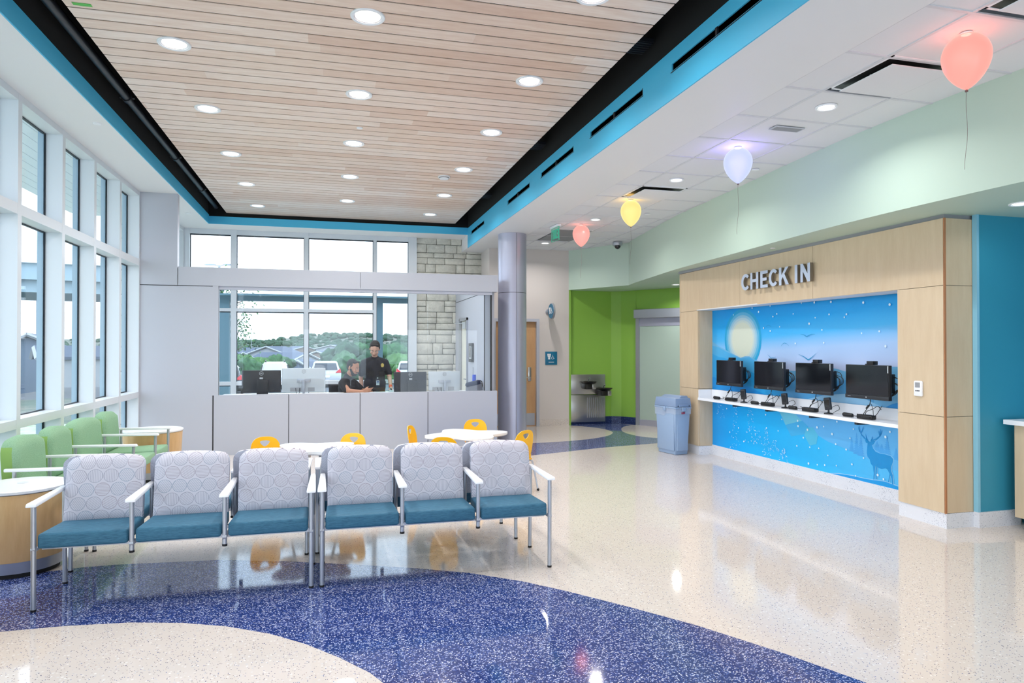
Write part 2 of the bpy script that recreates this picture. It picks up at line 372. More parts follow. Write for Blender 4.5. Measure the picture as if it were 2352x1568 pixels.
# tiles
t = MB(); g = MB()
XG = [XS, 3.62, 4.2485, 4.877, 5.5055, 6.134]; YG = [13.19-.6285*k for k in range(0, 27)]
for i in range(len(XG)-1):
    for j in range(len(YG)-1):
        x0, x1, y1, y0 = XG[i], XG[i+1], YG[j], YG[j+1]
        if y0 < YN: continue
        if i == 1 and any(abs((y0+y1)/2-q) < .2 for q in (4.03, 2.77, 7.81, 10.95, 11.57)): continue
        t.box(x0+.012, x1-.012, y0+.012, y1-.012, ZB+.006, ZB+.02)
for x in XG[1:]: g.box(x-.012, x+.012, YN, 13.19, ZB, ZB+.008)
for y in YG: g.box(XS, 6.134, y-.012, y+.012, ZB-.0006, ZB+.009)
t.box(XS, 6.2, YN, 13.2, ZB+.3, ZB+.32)
t.build('ceiling_tiles', 'tile_white', ceiling, 0); g.build('tile_grid', 'tgrid', ceiling, 0)

# mint fascia and lower soffit
FA = [(4.64, 13.02), (5.375, 11.71), (5.27, 11.2), (5.13, 10.3), (4.98, 9.3), (4.90, 8.5), (4.82, 7.4), (4.73, 6.4), (4.668, 5.5), (4.652, 4.9), (4.664, 4.2), (4.70, 3.6), (4.77, 2.9), (4.90, 2.2), (5.1, 1.4), (5.5, .3), (6.2, -1.2), (7.2, -3)]
def smooth_pl(P, n=3):
    out = [P[0]]
    for i in range(1, len(P)-1):
        out.append(P[i])
        p0, p1, p2, p3 = P[i-1] if i > 1 else P[i], P[i], P[i+1], P[min(i+2, len(P)-1)]
        for k in range(1, n+1):
            u = k/(n+1); q = []
            for d in (0, 1): q.append(.5*(2*p1[d]+(p2[d]-p0[d])*u+(2*p0[d]-5*p1[d]+4*p2[d]-p3[d])*u*u+(3*p1[d]-p0[d]-3*p2[d]+p3[d])*u**3))
            out.append(tuple(q))
    return out+[P[-1]]
FS = smooth_pl(FA)
f_ = MB()
poly = FS+[(9, -3), (9, 14.1), (4.64, 14.1)]
f_.prism(poly, xyf, 2.735, 2.80)
inner = [(x+.1, y_) for x, y_ in FS]
f_.prism(FS+inner[::-1], xyf, 2.80, 3.60)
struct(f_.build('wall_fascia', 'mint_paint', smooth=25), 'pale mint curved bulkhead above the check in recess', 'wall')

# left curtain wall: one window per bay ------------------------------
edges = [-.82, .14, 1.10, 2.06, 3.02, 3.98, 4.94, 5.90, 6.864, 7.872, 8.828, 9.80, 10.72]
edges2 = [11.7, 12.7, 13.7]
allb = list(zip(edges[:-1], edges[1:]))+[(10.86, 11.7), (11.7, 12.7), (12.7, 13.7)]
for n_, (a, b_) in enumerate(allb):
    MW = .078; D0, D1 = XL-.16, XL
    w_ = MB(); yy1 = b_-MW
    w_.box(D0, D1, yy1, b_, 0, ZS, 0)                               # mullion
    for z0, z1 in ((0, .10), (.865, .945), (2.728, 2.824), (3.719, ZS)): w_.box(D0, D1-.001, a, yy1, z0, z1, 0)
    w_.box(D0-.05, D0, yy1-.03, b_+.03, 0, ZS, 2)
    wo_ = None
    for z0, z1 in ((.10, .865), (.945, 2.728), (2.824, 3.719)):      # dark gasket round each light
        for q in ((a, a+.012, z0, z1), (yy1-.012, yy1, z0, z1), (a, yy1, z0, z0+.012), (a, yy1, z1-.012, z1)):
            w_.box(D0-.012, D0+.012, q[0], q[1], q[2], q[3], 1)
    wo_ = struct(w_.build('window_%d' % (n_+1), ['white_frame', 'gasket', 'ext_frame'], smooth=0), 'white framed tall window bay', 'window')
    gp = MB()
    for z0, z1 in ((.10, .865), (.945, 2.728), (2.824, 3.719)): gp.box(D0-.004, D0+.002, a, yy1, z0, z1)
    gp.build('pane', 'window_glass', wo_, 0)

# grey metal front of the guard booth ----------------------------------
b = MB()
b.box(XL, -1.662, YD, YD+.12, 0, 2.458); b.box(XL, -2.135, YD, YD+.12, 2.468, ZS)
xs = [-1.65, -.606, .435, 1.477, 2.60]
for i in range(4): b.box(xs[i]+.005, xs[i+1]-.005, YD, YD+.12, 0, .874)
b.box(-2.125, .432, YD, YD+.14, 2.468, 2.737); b.box(.438, 2.603, YD, YD+.14, 2.468, 2.737)
b.box(-1.60, 2.52, YD+.02, YD+.13, 2.42, 2.48, 2)
b.box(XL, 2.595, YD+.01, YD+.11, 0, .866, 1); b.box(XL, -1.665, YD+.01, YD+.11, .8, 2.47, 1); b.box(XL, -2.14, YD+.01, YD+.11, 2.4, 2.5, 1); b.box(-2.13, 2.6, YD+.01, YD+.12, 2.50, 2.73, 1)
b.box(-1.662, -1.585, YD, YD+.12, .874, 2.47, 0)
b.box(XL, -2.14, YD+.015, YD+.10, 2.45, ZS, 0)
wb = struct(b.build('wall_booth', ['grey_panel', 'joint_black', 'grey_panel_shade'], smooth=0), 'flat light grey panelled front of the guard booth', 'wall')
b = MB()
for x0, x1 in ((-1.585, -.608), (-.604, .433), (.437, 1.475), (1.479, 2.50)): b.box(x0, x1, YD+.05, YD+.058, .874, 2.42)
b.build('glass_pane', 'booth_glass', wb, 0)['label'] = 'clear frameless booth glazing in four lites'
b = MB(); b.box(2.50, 2.512, YD+.03, YD+.08, .874, 2.43, 1); b.box(2.40, 2.408, YD+.08, YD+.10, .874, 2.43, 1); b.box(2.408, 2.5, YD+.075, YD+.11, .874, 2.43, 0); b.box(-1.6, -1.585, YD+.03, YD+.07, .874, 2.42, 0)
b.build('booth_jamb', ['alu', 'joint_black'], wb, 0)
# booth side wall with door
b = MB(); b.box(2.46, 2.58, YD+.14, 12.42, 0, 2.475); b.box(2.46, 2.58, 13.18, 13.72, 0, 2.475); b.box(2.46, 2.58, 12.42, 13.18, 2.11, 2.475)
b.box(2.462, 2.58, YD+.14, 13.72, 2.487, 2.735); b.box(2.47, 2.57, YD+.14, 13.7, 2.47, 2.49, 1)
struct(b.build('wall_booth_side', ['grey_panel', 'joint_black'], smooth=0), 'pale side wall inside the booth', 'wall')
b = MB(); b.box(2.43, 2.47, 12.40, 12.44, 0, 2.13, 1); b.box(2.43, 2.47, 13.14, 13.18, 0, 2.13, 1); b.box(2.43, 2.47, 12.40, 13.18, 2.08, 2.13, 1); b.box(2.48, 2.52, 12.44, 13.14, 0, 2.08, 0)
d1 = struct(b.build('door_1', ['cream_door', 'alu'], smooth=0), 'cream door at the back of the booth', 'door')
b = MB(); b.box(2.42, 2.47, 12.50, 12.80, 1.93, 2.05); b.tube([(2.44, 12.8, 2.03), (2.33, 13.1, 2.04), (2.42, 13.4, 2.05)], .008); b.build('door_closer', 'silver_plastic', d1)
b = MB(); b.tube([(2.48, 12.5, .98), (2.42, 12.5, .98), (2.42, 12.62, .98)], .01); b.lathe([(.03, 0), (.03, .012)], (2.468, 12.5, .98), 16, axis='X'); b.build('door_handle', 'chrome', d1)

# back wall of the building: stone + windows ---------------------------
random.seed(4)
b = MB(); YB = 13.74
z = 0; rows = []
while z < ZS+.02:
    h = random.choice([.10, .13, .17, .2, .23]); rows.append((z, min(h, ZS+.1-z))); z += h
for z, h in rows:
    x = 1.665+random.uniform(-.02, .02)
    while x < 3.02:
        L = min(random.uniform(.18, .48), 3.06-x)
        if 3.06-x-L < .12: L = 3.06-x
        sub = 2 if h > .19 and random.random() < .35 else 1
        for q in range(sub):
            za, zb_ = z+q*h/sub+.005, z+(q+1)*h/sub-.005; d = random.uniform(.0, .035)
            J = lambda: random.uniform(-.006, .006)
            b.hexa([(x+.005, YB-d+J(), za), (x+L-.005, YB-d+J(), za), (x+L-.005, YB+.1, za), (x+.005, YB+.1, za), (x+.005, YB-d+J(), zb_), (x+L-.005, YB-d+J(), zb_), (x+L-.005, YB+.1, zb_), (x+.005, YB+.1, zb_)], 0, .006, 1)
        x += L
b.box(1.68, 3.05, YB+.02, YB+.2, 0, ZS, 1)
struct(b.build('wall_stone', ['stone_block', 'stone_joint'], smooth=50), 'rough pale limestone block wall', 'wall')
b = MB(); BY0, BY1 = 13.66, 13.78
bays = [(-2.53, -1.815), (-1.72, -.50), (-.42, .81), (.87, 1.50)]
b.box(-2.66, -2.53, BY0, BY1, 0, ZS)
for (a, e), nx in zip(bays, (-1.72, -.42, .87, 1.66)): b.box(e, nx, BY0, BY1, 0, ZS)
for a, e in bays:
    for z0, z1 in ((0, .1), (.86, .93), (2.25, 2.31), (3.69, ZS)):
        if z0 == 2.25 and a > .8: continue
        b.box(a, e, BY0+.01, BY1, z0, z1)
    for z0, z1 in ((.1, .86), (.93, 2.25 if a < .8 else 3.69), (2.31, 3.69)):
        if z0 == 2.31 and a > .8: continue
        for q in ((a, a+.012, z0, z1), (e-.012, e, z0, z1), (a, e, z1-.02, z1)): b.box(q[0], q[1], BY1-.05, BY1-.02, q[2], q[3], 1)
wn_ = struct(b.build('window_16', ['white_frame', 'gasket'], smooth=0), 'white framed windows behind the booth looking over the valley', 'window')
b = MB()
for a, e in bays: b.box(a, e, BY1-.04, BY1-.034, .1, 3.69)
b.build('pane', 'window_glass', wn_, 0)

# beige end wall with door, sign; alcove --------------------------------
b = MB(); YE = 13.0
b.box(3.0, 3.12, YE, YE+.9, 0, ZB+.02); b.box(3.12, 3.98, YE, YE+.15, 2.09, ZB+.02); b.box(3.98, 4.655, YE, YE+.12, 0, ZB+.02)
struct(b.build('wall_end', 'beige_paint', smooth=0), 'light taupe end wall beside the round column', 'wall')
b = MB(); b.box(3.07, 3.13, YE-.02, YE+.16, 0, 2.145, 1); b.box(3.965, 4.025, YE-.02, YE+.16, 0, 2.145, 1); b.box(3.13, 3.965, YE-.02, YE+.16, 2.085, 2.145, 1); b.box(3.13, 3.965, YE+.05, YE+.09, .0, 2.085, 0)
d2 = struct(b.build('door_2', ['door_maple', 'grey_panel'], smooth=0), 'maple door partly hidden by the column', 'door')
b = MB(); b.box(3.15, 3.945, YE+.044, YE+.05, .02, .26); b.build('kick_plate', 'alu', d2, 0)
b = MB(); b.box(3.80, 3.87, YE+.03, YE+.05, .90, 1.18, bev=.008); b.tube([(3.835, YE+.04, .98), (3.835, YE-.02, .98), (3.72, YE-.02, .98)], .009); b.build('lock', 'steel', d2)
b = MB(); b.box(4.03, 4.655, YE-.008, YE, 0, .135); struct(b.build('baseboard_end', 'terrazzo_cream', smooth=0), 'cream terrazzo baseboard', 'baseboard')
GP = [(4.655, 13.1), (5.62, 13.1), (5.80, 13.0), (6.0, 12.736)]
b = MB()
for p, q in zip(GP[:-1], GP[1:]): b.wall(p, q, 0, 2.75, -.1)
b.box(4.6551, 4.70, 13.0, 13.12, 0, 2.75)
dirx, diry = .5503, -.8350
def DW(s_): return (6.0+dirx*s_, 12.736+diry*s_)
b.wall(DW(0), DW(3.0), 2.28, 2.75, -.1); b.wall(DW(0), DW(.02), 0, 2.5, -.1); b.wall(DW(1.6), DW(3.0), 0, 2.4, -.1)
struct(b.build('wall_alcove', 'green_paint', smooth=0), 'leaf green alcove wall behind the water fountain', 'wall')
b = MB()
for p, q in zip(GP[:-1], GP[1:]): b.wall(p, q, 0, .15, .02)
struct(b.build('baseboard_alcove', 'terrazzo_navy', smooth=0), 'navy speckled baseboard in the green alcove', 'baseboard')
b = MB(); b.wall(DW(.02), DW(.10), 0, 2.2, .04, 0); b.wall(DW(1.5), DW(1.6), 0, 2.2, .04, 0); b.wall(DW(.02), DW(1.6), 2.16, 2.34, .12, 0, .01); b.wall(DW(.10), DW(1.5), 2.0, 2.16, .02, 2); b.wall(DW(.10), DW(1.5), 0, .12, .02, 2)
b.wall(DW(.10), DW(1.5), .12, 2.0, .012, 1); b.wall(DW(.10), DW(1.5), 0, 2.2, -.03, 2)
struct(b.build('door_3', ['alu', 'frosted', 'column_metal'], smooth=0), 'frosted sliding door with silver header in the green alcove', 'door')

# maple check in portal --------------------------------------------------
def PF(y, off=0): return (5.146+(y-4.74)*.01247+off, y)
def PB(y, off=0): return (5.502-(y-5.25)*.0182+off, y)
b = MB(); J = .0022
def pan(y0, y1, z0, z1, m=0): b.wall(PF(y1-J), PF(y0+J), z0+J, z1-J, -.02, m)
for z0, z1 in ((.13, .967), (.967, 2.112)): pan(8.93, 9.47, z0, z1); pan(4.745, 5.25, z0, z1)
for y0, y1 in ((4.745, 6.43), (6.43, 7.85), (7.85, 9.47)): pan(y0, y1, 2.112, 2.70)
b.wall(PF(9.465, .018), PF(8.94, .018), .13, 2.69, -.03, 1); b.wall(PF(5.24, .018), PF(4.75, .018), .13, 2.69, -.03, 1); b.wall(PF(9.46, .018), PF(4.75, .018), 2.12, 2.69, -.03, 1)
for z0, z1 in ((.13, .967), (.967, 2.112), (2.112, 2.70)):             # end faces
    b.box(5.166, 5.502, 4.74, 4.755, z0+J, z1-J, 0)
    b.box(5.20, 5.60, 9.455, 9.47, z0+J, z1-J, 0)
    if z1 < 2.2:
        b.box(5.22, 5.44, 8.925, 8.94, z0+J, z1-J, 0); b.box(5.17, 5.50, 5.24, 5.255, z0+J, z1-J, 0)
b.box(5.17, 5.5, 4.75, 5.245, .13, 2.69, 1); b.box(5.22, 5.59, 8.935, 9.46, .13, 2.69, 1)
b.box(5.146, 5.166, 4.736, 4.744, .13, 2.70, 2); 
b.box(5.18, 5.45, 5.25, 8.93, 2.112, 2.125, 3)
b.box(5.17, 5.7, 4.76, 9.45, 2.70, 2.735, 4)
wr = struct(b.build('wall_right', ['maple', 'joint_grey', 'maple_edge', 'white_paint', 'grille_grey'], smooth=0), 'maple panelled portal framing the check in recess', 'wall')
b = MB(); b.wall(PB(8.93), PB(5.25), .13, 2.125, -.05, 0); struct(b.build('wall_recess', 'white_paint', smooth=0))
b = MB(); b.wall(PB(8.93, -.012), PB(5.25, -.012), 0, .145, -.03); b.wall(PF(5.25, .01), PF(4.735, .01), 0, .13, -.03); b.wall(PF(9.47, .01), PF(8.92, .01), 0, .13, -.03); b.box(5.17, 5.50, 4.735, 4.76, 0, .13); b.box(5.23, 5.46, 8.915, 8.94, 0, .13); b.box(5.17, 5.5, 5.23, 5.26, 0, .13)
b.box(5.452, 5.92, 4.68, 4.735, 0, .135)
struct(b.build('baseboard_right', 'terrazzo_base', smooth=0), 'white speckled terrazzo baseboard under the check in wall', 'baseboard')
b = MB(); b.box(5.479, 5.52, 4.70, 4.738, .135, 2.75, 0); b.box(5.52, 6.05, 4.70, 4.80, .135, 2.75, 0); b.box(5.452, 5.478, 4.69, 4.735, .135, 2.75, 1); b.box(6.02, 6.1, 1.5, 4.75, 0, 2.75, 0)
struct(b.build('wall_blue', ['aqua_paint', 'aqua_edge'], smooth=0), 'aqua blue wall right of the check in portal', 'wall')
b = MB(); b.box(9.0, 9.1, -3, 14.1, 0, 2.8); b.box(-2.8, 3, 14.0, 14.05, -.2, 0); struct(b.build('wall_far_right', 'beige_paint', smooth=0))
b = MB(); b.box(-2.85, 9.1, YN-.1, YN, 2.2, 4.66); b.box(-2.85, -1.6, YN-.1, YN, 0, 2.2); b.box(1.2, 2.4, YN-.1, YN, 0, 2.2); b.box(5.2, 9.1, YN-.1, YN, 0, 2.2); struct(b.build('wall_rear_blocker', 'beige_paint', smooth=0))  # unseen rear wall with openings, added to cut sky light from behind

# ================================================================== CEILING FITTINGS
def area(name, loc, size, power, color=(1, .975, .96), spread=150, parent=None):
    d = bpy.data.lights.new(name, 'AREA'); d.shape = 'DISK'; d.size = size; d.energy = power*LAMP; d.color = color; d.spread = R_(spread)
    o = bpy.data.objects.new(name, d); COL.objects.link(o); o.location = loc
    if parent: o.parent = parent
    return o
def downlight_proto(name, rad, pw):
    t_ = thing(name, '-', 'light')
    m_ = MB(); m_.lathe([(rad*.80, .0), (rad*.80, -.006), (rad*.97, -.009), (rad, -.004), (rad, .004)], seg=40, cap=False); m_.build('trim_ring', 'white_solid', t_)
    m_ = MB(); m_.lathe([(rad*.80, -.004), (rad*.70, .003), (rad*.45, .004)], seg=40, cap=False); m_.build('reflector', 'lamp_reflector', t_)
    m_ = MB(); m_.lathe([(.001, -.001), (rad*.72, -.001)], seg=40, cap=False); m_.build('lens', 'lamp_glass', t_)
    area('lamp', (0, 0, -.02), rad*1.4, pw, parent=t_)
    return t_
dl = downlight_proto('downlight', .125, 34)
colx = {-1.21: 'left', .255: 'middle', 1.735: 'right'}
ordn = ['nearest the viewer', 'second from the viewer', 'third from the viewer', 'fourth from the viewer', 'farthest, next to the booth']
first = True
for x, nm in colx.items():
    ys = [5.05, 6.63, 8.24, 9.86, 11.5] if nm == 'middle' else [5.9, 7.42, 9.07, 10.69, 12.29]
    for k_, y in enumerate(ys):
        lb = 'round recessed downlight in the wood ceiling, %s row, %s' % (nm, ordn[k_])
        if first: dl.location = (x, y, ZW-.002); dl['label'] = lb; dl['group'] = 'downlights in the plank ceiling'; first = False
        else: dup(dl, (x, y, ZW-.002), 0, lb, 'downlights in the plank ceiling')
rown = {'left': 0, 'middle': 0, 'right': 0}
for x, y in ((.255, 3.45), (-1.21, 4.35), (1.735, 4.35), (1.735, 1.4)):
    nm = colx[x]; lb = 'recessed downlight above the frame, %s row, %s beyond the top edge' % (nm, ['first', 'second', 'third', 'fourth'][rown[nm]]); rown[nm] += 1
    if y == 3.45: lb = 'recessed downlight cut off by the top edge, middle row of the wood ceiling'
    dup(dl, (x, y, ZW-.002), 0, lb, 'downlights above the viewer')
dl2 = downlight_proto('downlight', .085, 34)
first = True
for x, y, lb in ((3.89, 4.67, 'small downlight in the white tiles between the coral and lavender balloons'), (3.89, 7.156, 'small downlight in the white tiles between the lavender and yellow balloons'),
                 (3.90, 9.689, 'small downlight in the white tiles between the yellow and pink balloons'), (3.87, 12.118, 'farthest small downlight in the white tiles, left of the pink balloon'), (3.89, 2.1, 'small downlight in the white tiles above the viewer'), (3.89, -.4, 'small downlight in the white tiles behind the viewer')):
    if first: dl2.location = (x, y, ZB-.001); dl2['label'] = lb; dl2['group'] = 'downlights in the tiled ceiling'; first = False
    else: dup(dl2, (x, y, ZB-.001), 0, lb, 'downlights in the tiled ceiling')
dup(dl2, (6.154, 11.336, 2.734), 0, 'small downlight under the mint soffit above the frosted door', 'downlights under the mint soffit')
dl3 = downlight_proto('downlight', .085, 3); dl3.location = (5.388, 4.243, 2.734); dl3['label'] = 'downlight under the mint soffit at the right edge'; dl3['group'] = 'downlights under the mint soffit'
# small round ceiling discs
def disc(name, x, y, z, r, lb, cat, m_='white_solid', h=.012):
    q = MB(); q.lathe([(r*.62, -h*.55), (r*.72, -h*.5), (r*.75, -.001), (r*.75, 0)], seg=24); o = q.build(name, m_, loc=(x, y, z)); return tag(o, lb, cat)
disc('sprinkler_cover', .3, 7.637, ZW, .045, 'flat white sprinkler cover in the planks near the middle row of downlights', 'sprinkler', h=.02)
disc('sprinkler_cover', -2.234, 7.517, ZS, .05, 'white sprinkler cover on the soffit above the windows', 'sprinkler', h=.02)
disc('sprinkler_cover', -2.274, 12.156, ZS, .05, 'white sprinkler cover on the soffit behind the grey panel column', 'sprinkler', h=.02)
disc('sprinkler_cover', 4.499, 6.51, ZB, .055, 'white sprinkler cover in the tiles right of the lavender balloon', 'sprinkler', h=.02)
disc('sprinkler_cover', 4.469, 9.085, ZB, .055, 'white sprinkler cover in the tiles right of the yellow balloon', 'sprinkler', h=.02)
disc('sprinkler_cover', 5.0, 6.9, 2.735, .04, 'small sprinkler cover under the mint soffit above the check in letters', 'sprinkler', h=.01)
t_ = thing('smoke_detector', 'round white smoke detector on the wood ceiling near the far right downlights', 'smoke detector', (1.54, 9.512, ZW))
q = MB(); q.lathe([(.06, -.04), (.07, -.03), (.072, -.02), (.085, -.018), (.085, 0)], seg=28); q.build('housing', 'white_solid', t_)
q = MB(); q.lathe([(.073, -.028), (.073, -.021)], seg=28, cap=False); q.build('vent_slot', 'bezel', t_)
tag(bpy.data.objects[MB().box(-.06, .06, -.02, .02, -.002, 0).build('painters_tape', 'tape_green', loc=(-1.70, 5.39, ZW-.001)).name], 'scrap of green painters tape on the near left planks', 'tape')
# sprinkler main in the tray gap
t_ = thing('sprinkler_pipe', 'black steel pipe running along the dark gap beside the planks', 'pipe', (-1.975, 5, 4.07))
q = MB(); q.tube([(0, -8, 0), (0, 8.0, 0)], .04, 16); q.build('pipe', 'black_pipe', t_)
for y in (.35, 2.55, 4.75, 6.6):
    q = MB(); q.tube([(0, y-.045, 0), (0, y+.045, 0)], .05, 16); q.tube([(-.07, y, 0), (.07, y, 0)], .012, 8); q.tube([(0, y, .04), (0, y, .58)], .006, 6); q.build('coupling', 'black_pipe', t_)
# diffusers
def diffuser(x0, y0, lb):
    t_ = thing('air_diffuser', lb, 'air vent', (x0+.314, y0+.314, ZB), 0, 'square air diffusers in the tiles')
    q = MB(); A_ = .302
    for a in ((-A_, A_, -A_, -A_+.02), (-A_, A_, A_-.02, A_), (-A_, -A_+.02, -A_, A_), (A_-.02, A_, -A_, A_)): q.box(a[0], a[1], a[2], a[3], .0, .01)
    q.build('frame', 'white_solid', t_, 0)
    q = MB(); q.lathe([(.40, .004), (.36, .06), (.30, .10)], seg=4, cap=True); o = q.build('throat', 'steel_dark', t_, 0); o.rotation_euler = (0, 0, pi/4)
    q = MB(); q.box(-.25, .25, -.25, .25, -.034, -.026, bev=.002); o = q.build('face_plate', 'tile_white', t_, 0)
    for x_ in (-.2, .2): q = MB(); q.tube([(x_, 0, -.026), (x_, 0, .08)], .004, 6); q.build('hanger_pin', 'steel', t_)
diffuser(3.62, 3.72, 'square plaque air diffuser in the tiles left of the coral balloon')
diffuser(3.62, 7.50, 'square plaque air diffuser in the tiles beside the yellow balloon')
diffuser(3.62, 2.46, 'square plaque air diffuser in the tiles at the top right corner')
t_ = thing('return_grille', 'grey perforated return grille in the tiles behind the exit sign', 'air vent', (3.62, 10.62, ZB))
q = MB(); q.box(.012, .616, .012, 1.245, .006, .012)
for k in range(40): q.box(.03, .6, .03+k*.03, .045+k*.03, .0, .006)
q.build('grille', 'grille_grey', t_, 0)
q = MB(); q.box(0, .628, 0, .012, 0, .01); q.box(0, .628, 1.245, 1.257, 0, .01); q.box(0, .012, 0, 1.257, 0, .01); q.box(.616, .628, 0, 1.257, 0, .01); q.build('frame', 'white_solid', t_, 0)
t_ = thing('ceiling_panel', 'flat light grey rectangular panel on the tiles behind the lavender balloon', 'panel', (3.93, 5.22, ZB))  # light grey plate with a darker grey inner rectangle
q = MB(); q.box(-.15, .15, -.055, .055, -.008, 0, bev=.003); q.build('plate', 'grey_panel', t_); q = MB(); q.box(-.13, .13, -.04, .04, -.010, -.008); q.build('lens', 'grille_grey', t_, 0)
# balloons
def balloon(y, x, rgb, em, lb, strength, pcol, pw):
    nm = 'balloon_glass_'+lb.split()[0]; mat(nm, (30, 30, 34), .35, emit=rgb, es=strength)
    t_ = thing('balloon_lamp', lb, 'lamp', (x, y, ZB), 0, 'balloon shaped lamps under the tiles')
    q = MB(); R = .136; H = .35; prof = []
    for k in range(25):
        a = k/24; z = -H*a
        r = R*math.sqrt(max(0, 1-((a-.40)/.40)**2)) if a < .40 else R*(1-((a-.40)/.60)**1.9)**.78 if a < 1 else .004
        prof.append((max(r, .004), z-.004))
    q.lathe(prof, seg=40); q.build('shade', nm, t_, 60)
    q = MB(); q.lathe([(.03, -.010), (.035, -.004), (.035, 0)], seg=32); q.build('canopy', 'white_solid', t_)
    q = MB(); q.lathe([(.004, -H), (.010, -H-.012), (.008, -H-.016)], seg=12); pts = [(0, 0, -H-.01)]
    for k in range(1, 22):
        s_ = k/21; pts.append((.018*sin(s_*5.5)*s_, .006*sin(s_*7), -H-.01-.49*s_))
    q.tube(pts, .0012, 5); q.build('string', 'string_brown', t_)
    m_ = MT[nm]; tt = m_.node_tree; out = tt.nodes['Material Output']; mx = tt.nodes.new('ShaderNodeMixShader'); tr = tt.nodes.new('ShaderNodeBsdfTransparent')
    mx.inputs[0].default_value = .05; tt.links.new(tt.nodes['Principled BSDF'].outputs[0], mx.inputs[1]); tt.links.new(tr.outputs[0], mx.inputs[2]); tt.links.new(mx.outputs[0], out.inputs[0])
    d = bpy.data.lights.new('bulb', 'POINT'); d.energy = pw; d.color = pcol; d.shadow_soft_size = .085
    o = bpy.data.objects.new('bulb', d); COL.objects.link(o); o.parent = t_; o.location = (0, 0, -.13)
balloon(3.345, 3.816, (255, 164, 152), 0, 'coral balloon lamp, the nearest and largest of the four', .90, (1, .22, .16), 26)
balloon(5.836, 3.839, (196, 208, 255), 0, 'lavender blue balloon lamp under the tiles', .90, (.34, .22, 1), 60)
balloon(8.292, 3.84, (255, 228, 140), 0, 'yellow balloon lamp under the tiles', .90, (1, .55, .15), 24)
balloon(10.157, 3.845, (255, 166, 156), 0, 'pink balloon lamp, the farthest and smallest of the four', .90, (1, .3, .22), 18)
# exit sign (seen from behind), hung under the tiles
t_ = thing('exit_sign', 'clear hanging exit sign with green letters seen from behind', 'sign', (3.47, 10.33, ZB), R_(-86))
q = MB(); q.box(-.17, .17, -.03, .03, -.035, 0, bev=.004); q.build('housing', 'white_solid', t_)
q = MB(); q.box(-.155, .155, -.004, .004, -.25, -.035); q.build('lens_plate', 'acrylic', t_, 0)
GL = {  # strokes on a 0..1 wide, 0..1 tall cell, stroke = quad (polyline with width)
 'E': [[(0, 0), (1, 0), (1, .18), (.3, .18), (.3, .41), (.85, .41), (.85, .59), (.3, .59), (.3, .82), (1, .82), (1, 1), (0, 1)]],
 'X': [[(0, 0), (.3, 0), (1, 1), (.7, 1)], [(.7, 0), (1, 0), (.3, 1), (0, 1)]], 'I': [[(0, 0), (1, 0), (1, 1), (0, 1)]],
 'T': [[(.35, 0), (.65, 0), (.65, .82), (1, .82), (1, 1), (0, 1), (0, .82), (.35, .82)]],
 'H': [[(0, 0), (.27, 0), (.27, .42), (.73, .42), (.73, 0), (1, 0), (1, 1), (.73, 1), (.73, .6), (.27, .6), (.27, 1), (0, 1)]],
 'K': [[(0, 0), (.27, 0), (.27, .36), (.38, .5), (.70, 0), (1.02, 0), (.55, .66), (.98, 1), (.66, 1), (.27, .60), (.27, 1), (0, 1)]],
 'N': [[(0, 0), (.26, 0), (.26, .58), (.74, 0), (1, 0), (1, 1), (.74, 1), (.74, .44), (.26, 1), (0, 1)]]}
GL['K'] = [[(0, 0), (.27, 0), (.27, .30), (.40, .46), (.72, 0), (1.04, 0), (.58, .62), (1.0, 1), (.68, 1), (.27, .56), (.27, 1), (0, 1)]]
cp = []
for k in range(0, 25):
    a = R_(42+k*(276/24)); cp.append((.52+.52*cos(a), .5+(.5 if True else 0)*sin(a)))
ci = []
for k in range(24, -1, -1):
    a = R_(42+k*(276/24)); ci.append((.52+.25*cos(a), .5+.31*sin(a)))
GL['C'] = [cp+ci]
q = MB(); x = .125
for ch, w_ in (('E', .05), ('X', .06), ('I', .016), ('T', .055)):
    for pl in GL[ch]: q.prism(pl, lambda a, b_, d, x=x, w_=w_: (x-a*w_, d, -.215+b_*.15), -.0055, .0055)
    x -= w_+.02
for e in ((-.155, .155, -.25, -.246), (-.155, .155, -.04, -.036)): q.box(e[0], e[1], -.005, .005, e[2], e[3])
q.box(-.155, -.151, -.005, .005, -.25, -.036); q.box(.151, .155, -.005, .005, -.25, -.036)
q.build('letters', 'exit_green', t_, 0)
# dome camera
t_ = thing('dome_camera', 'grey dome security camera at the corner of the mint bulkhead', 'camera', (5.13, 11.66, ZB))
q = MB(); q.lathe([(.06, -.07), (.085, -.065), (.092, -.04), (.088, 0)], seg=32); q.build('housing', 'alu', t_)
q = MB(); q.ell((0, 0, -.07), (.058, .058, .062)); q.build('dome', 'screen_glass', t_)

# round metal column
t_ = thing('round_column', 'tall round grey lavender metal clad column beside the booth', 'column', (3.03, 11.36, 0))
q = MB(); q.lathe([(.246, 0), (.246, 2.505)], seg=64, cap=False); q.lathe([(.246, 2.511), (.246, 3.524)], seg=64, cap=False); q.build('cladding', 'column_metal', t_)
q = MB(); q.lathe([(.2435, 0), (.2435, 3.524)], seg=48)
q.build('joint', 'joint_black', t_)
q = MB(); a = R_(-90-14.9+18); q.tube([(.2465*cos(a), .2465*sin(a), 0), (.2465*cos(a), .2465*sin(a), 3.52)], .0028, 6); q.build('seam', 'joint_black', t_)

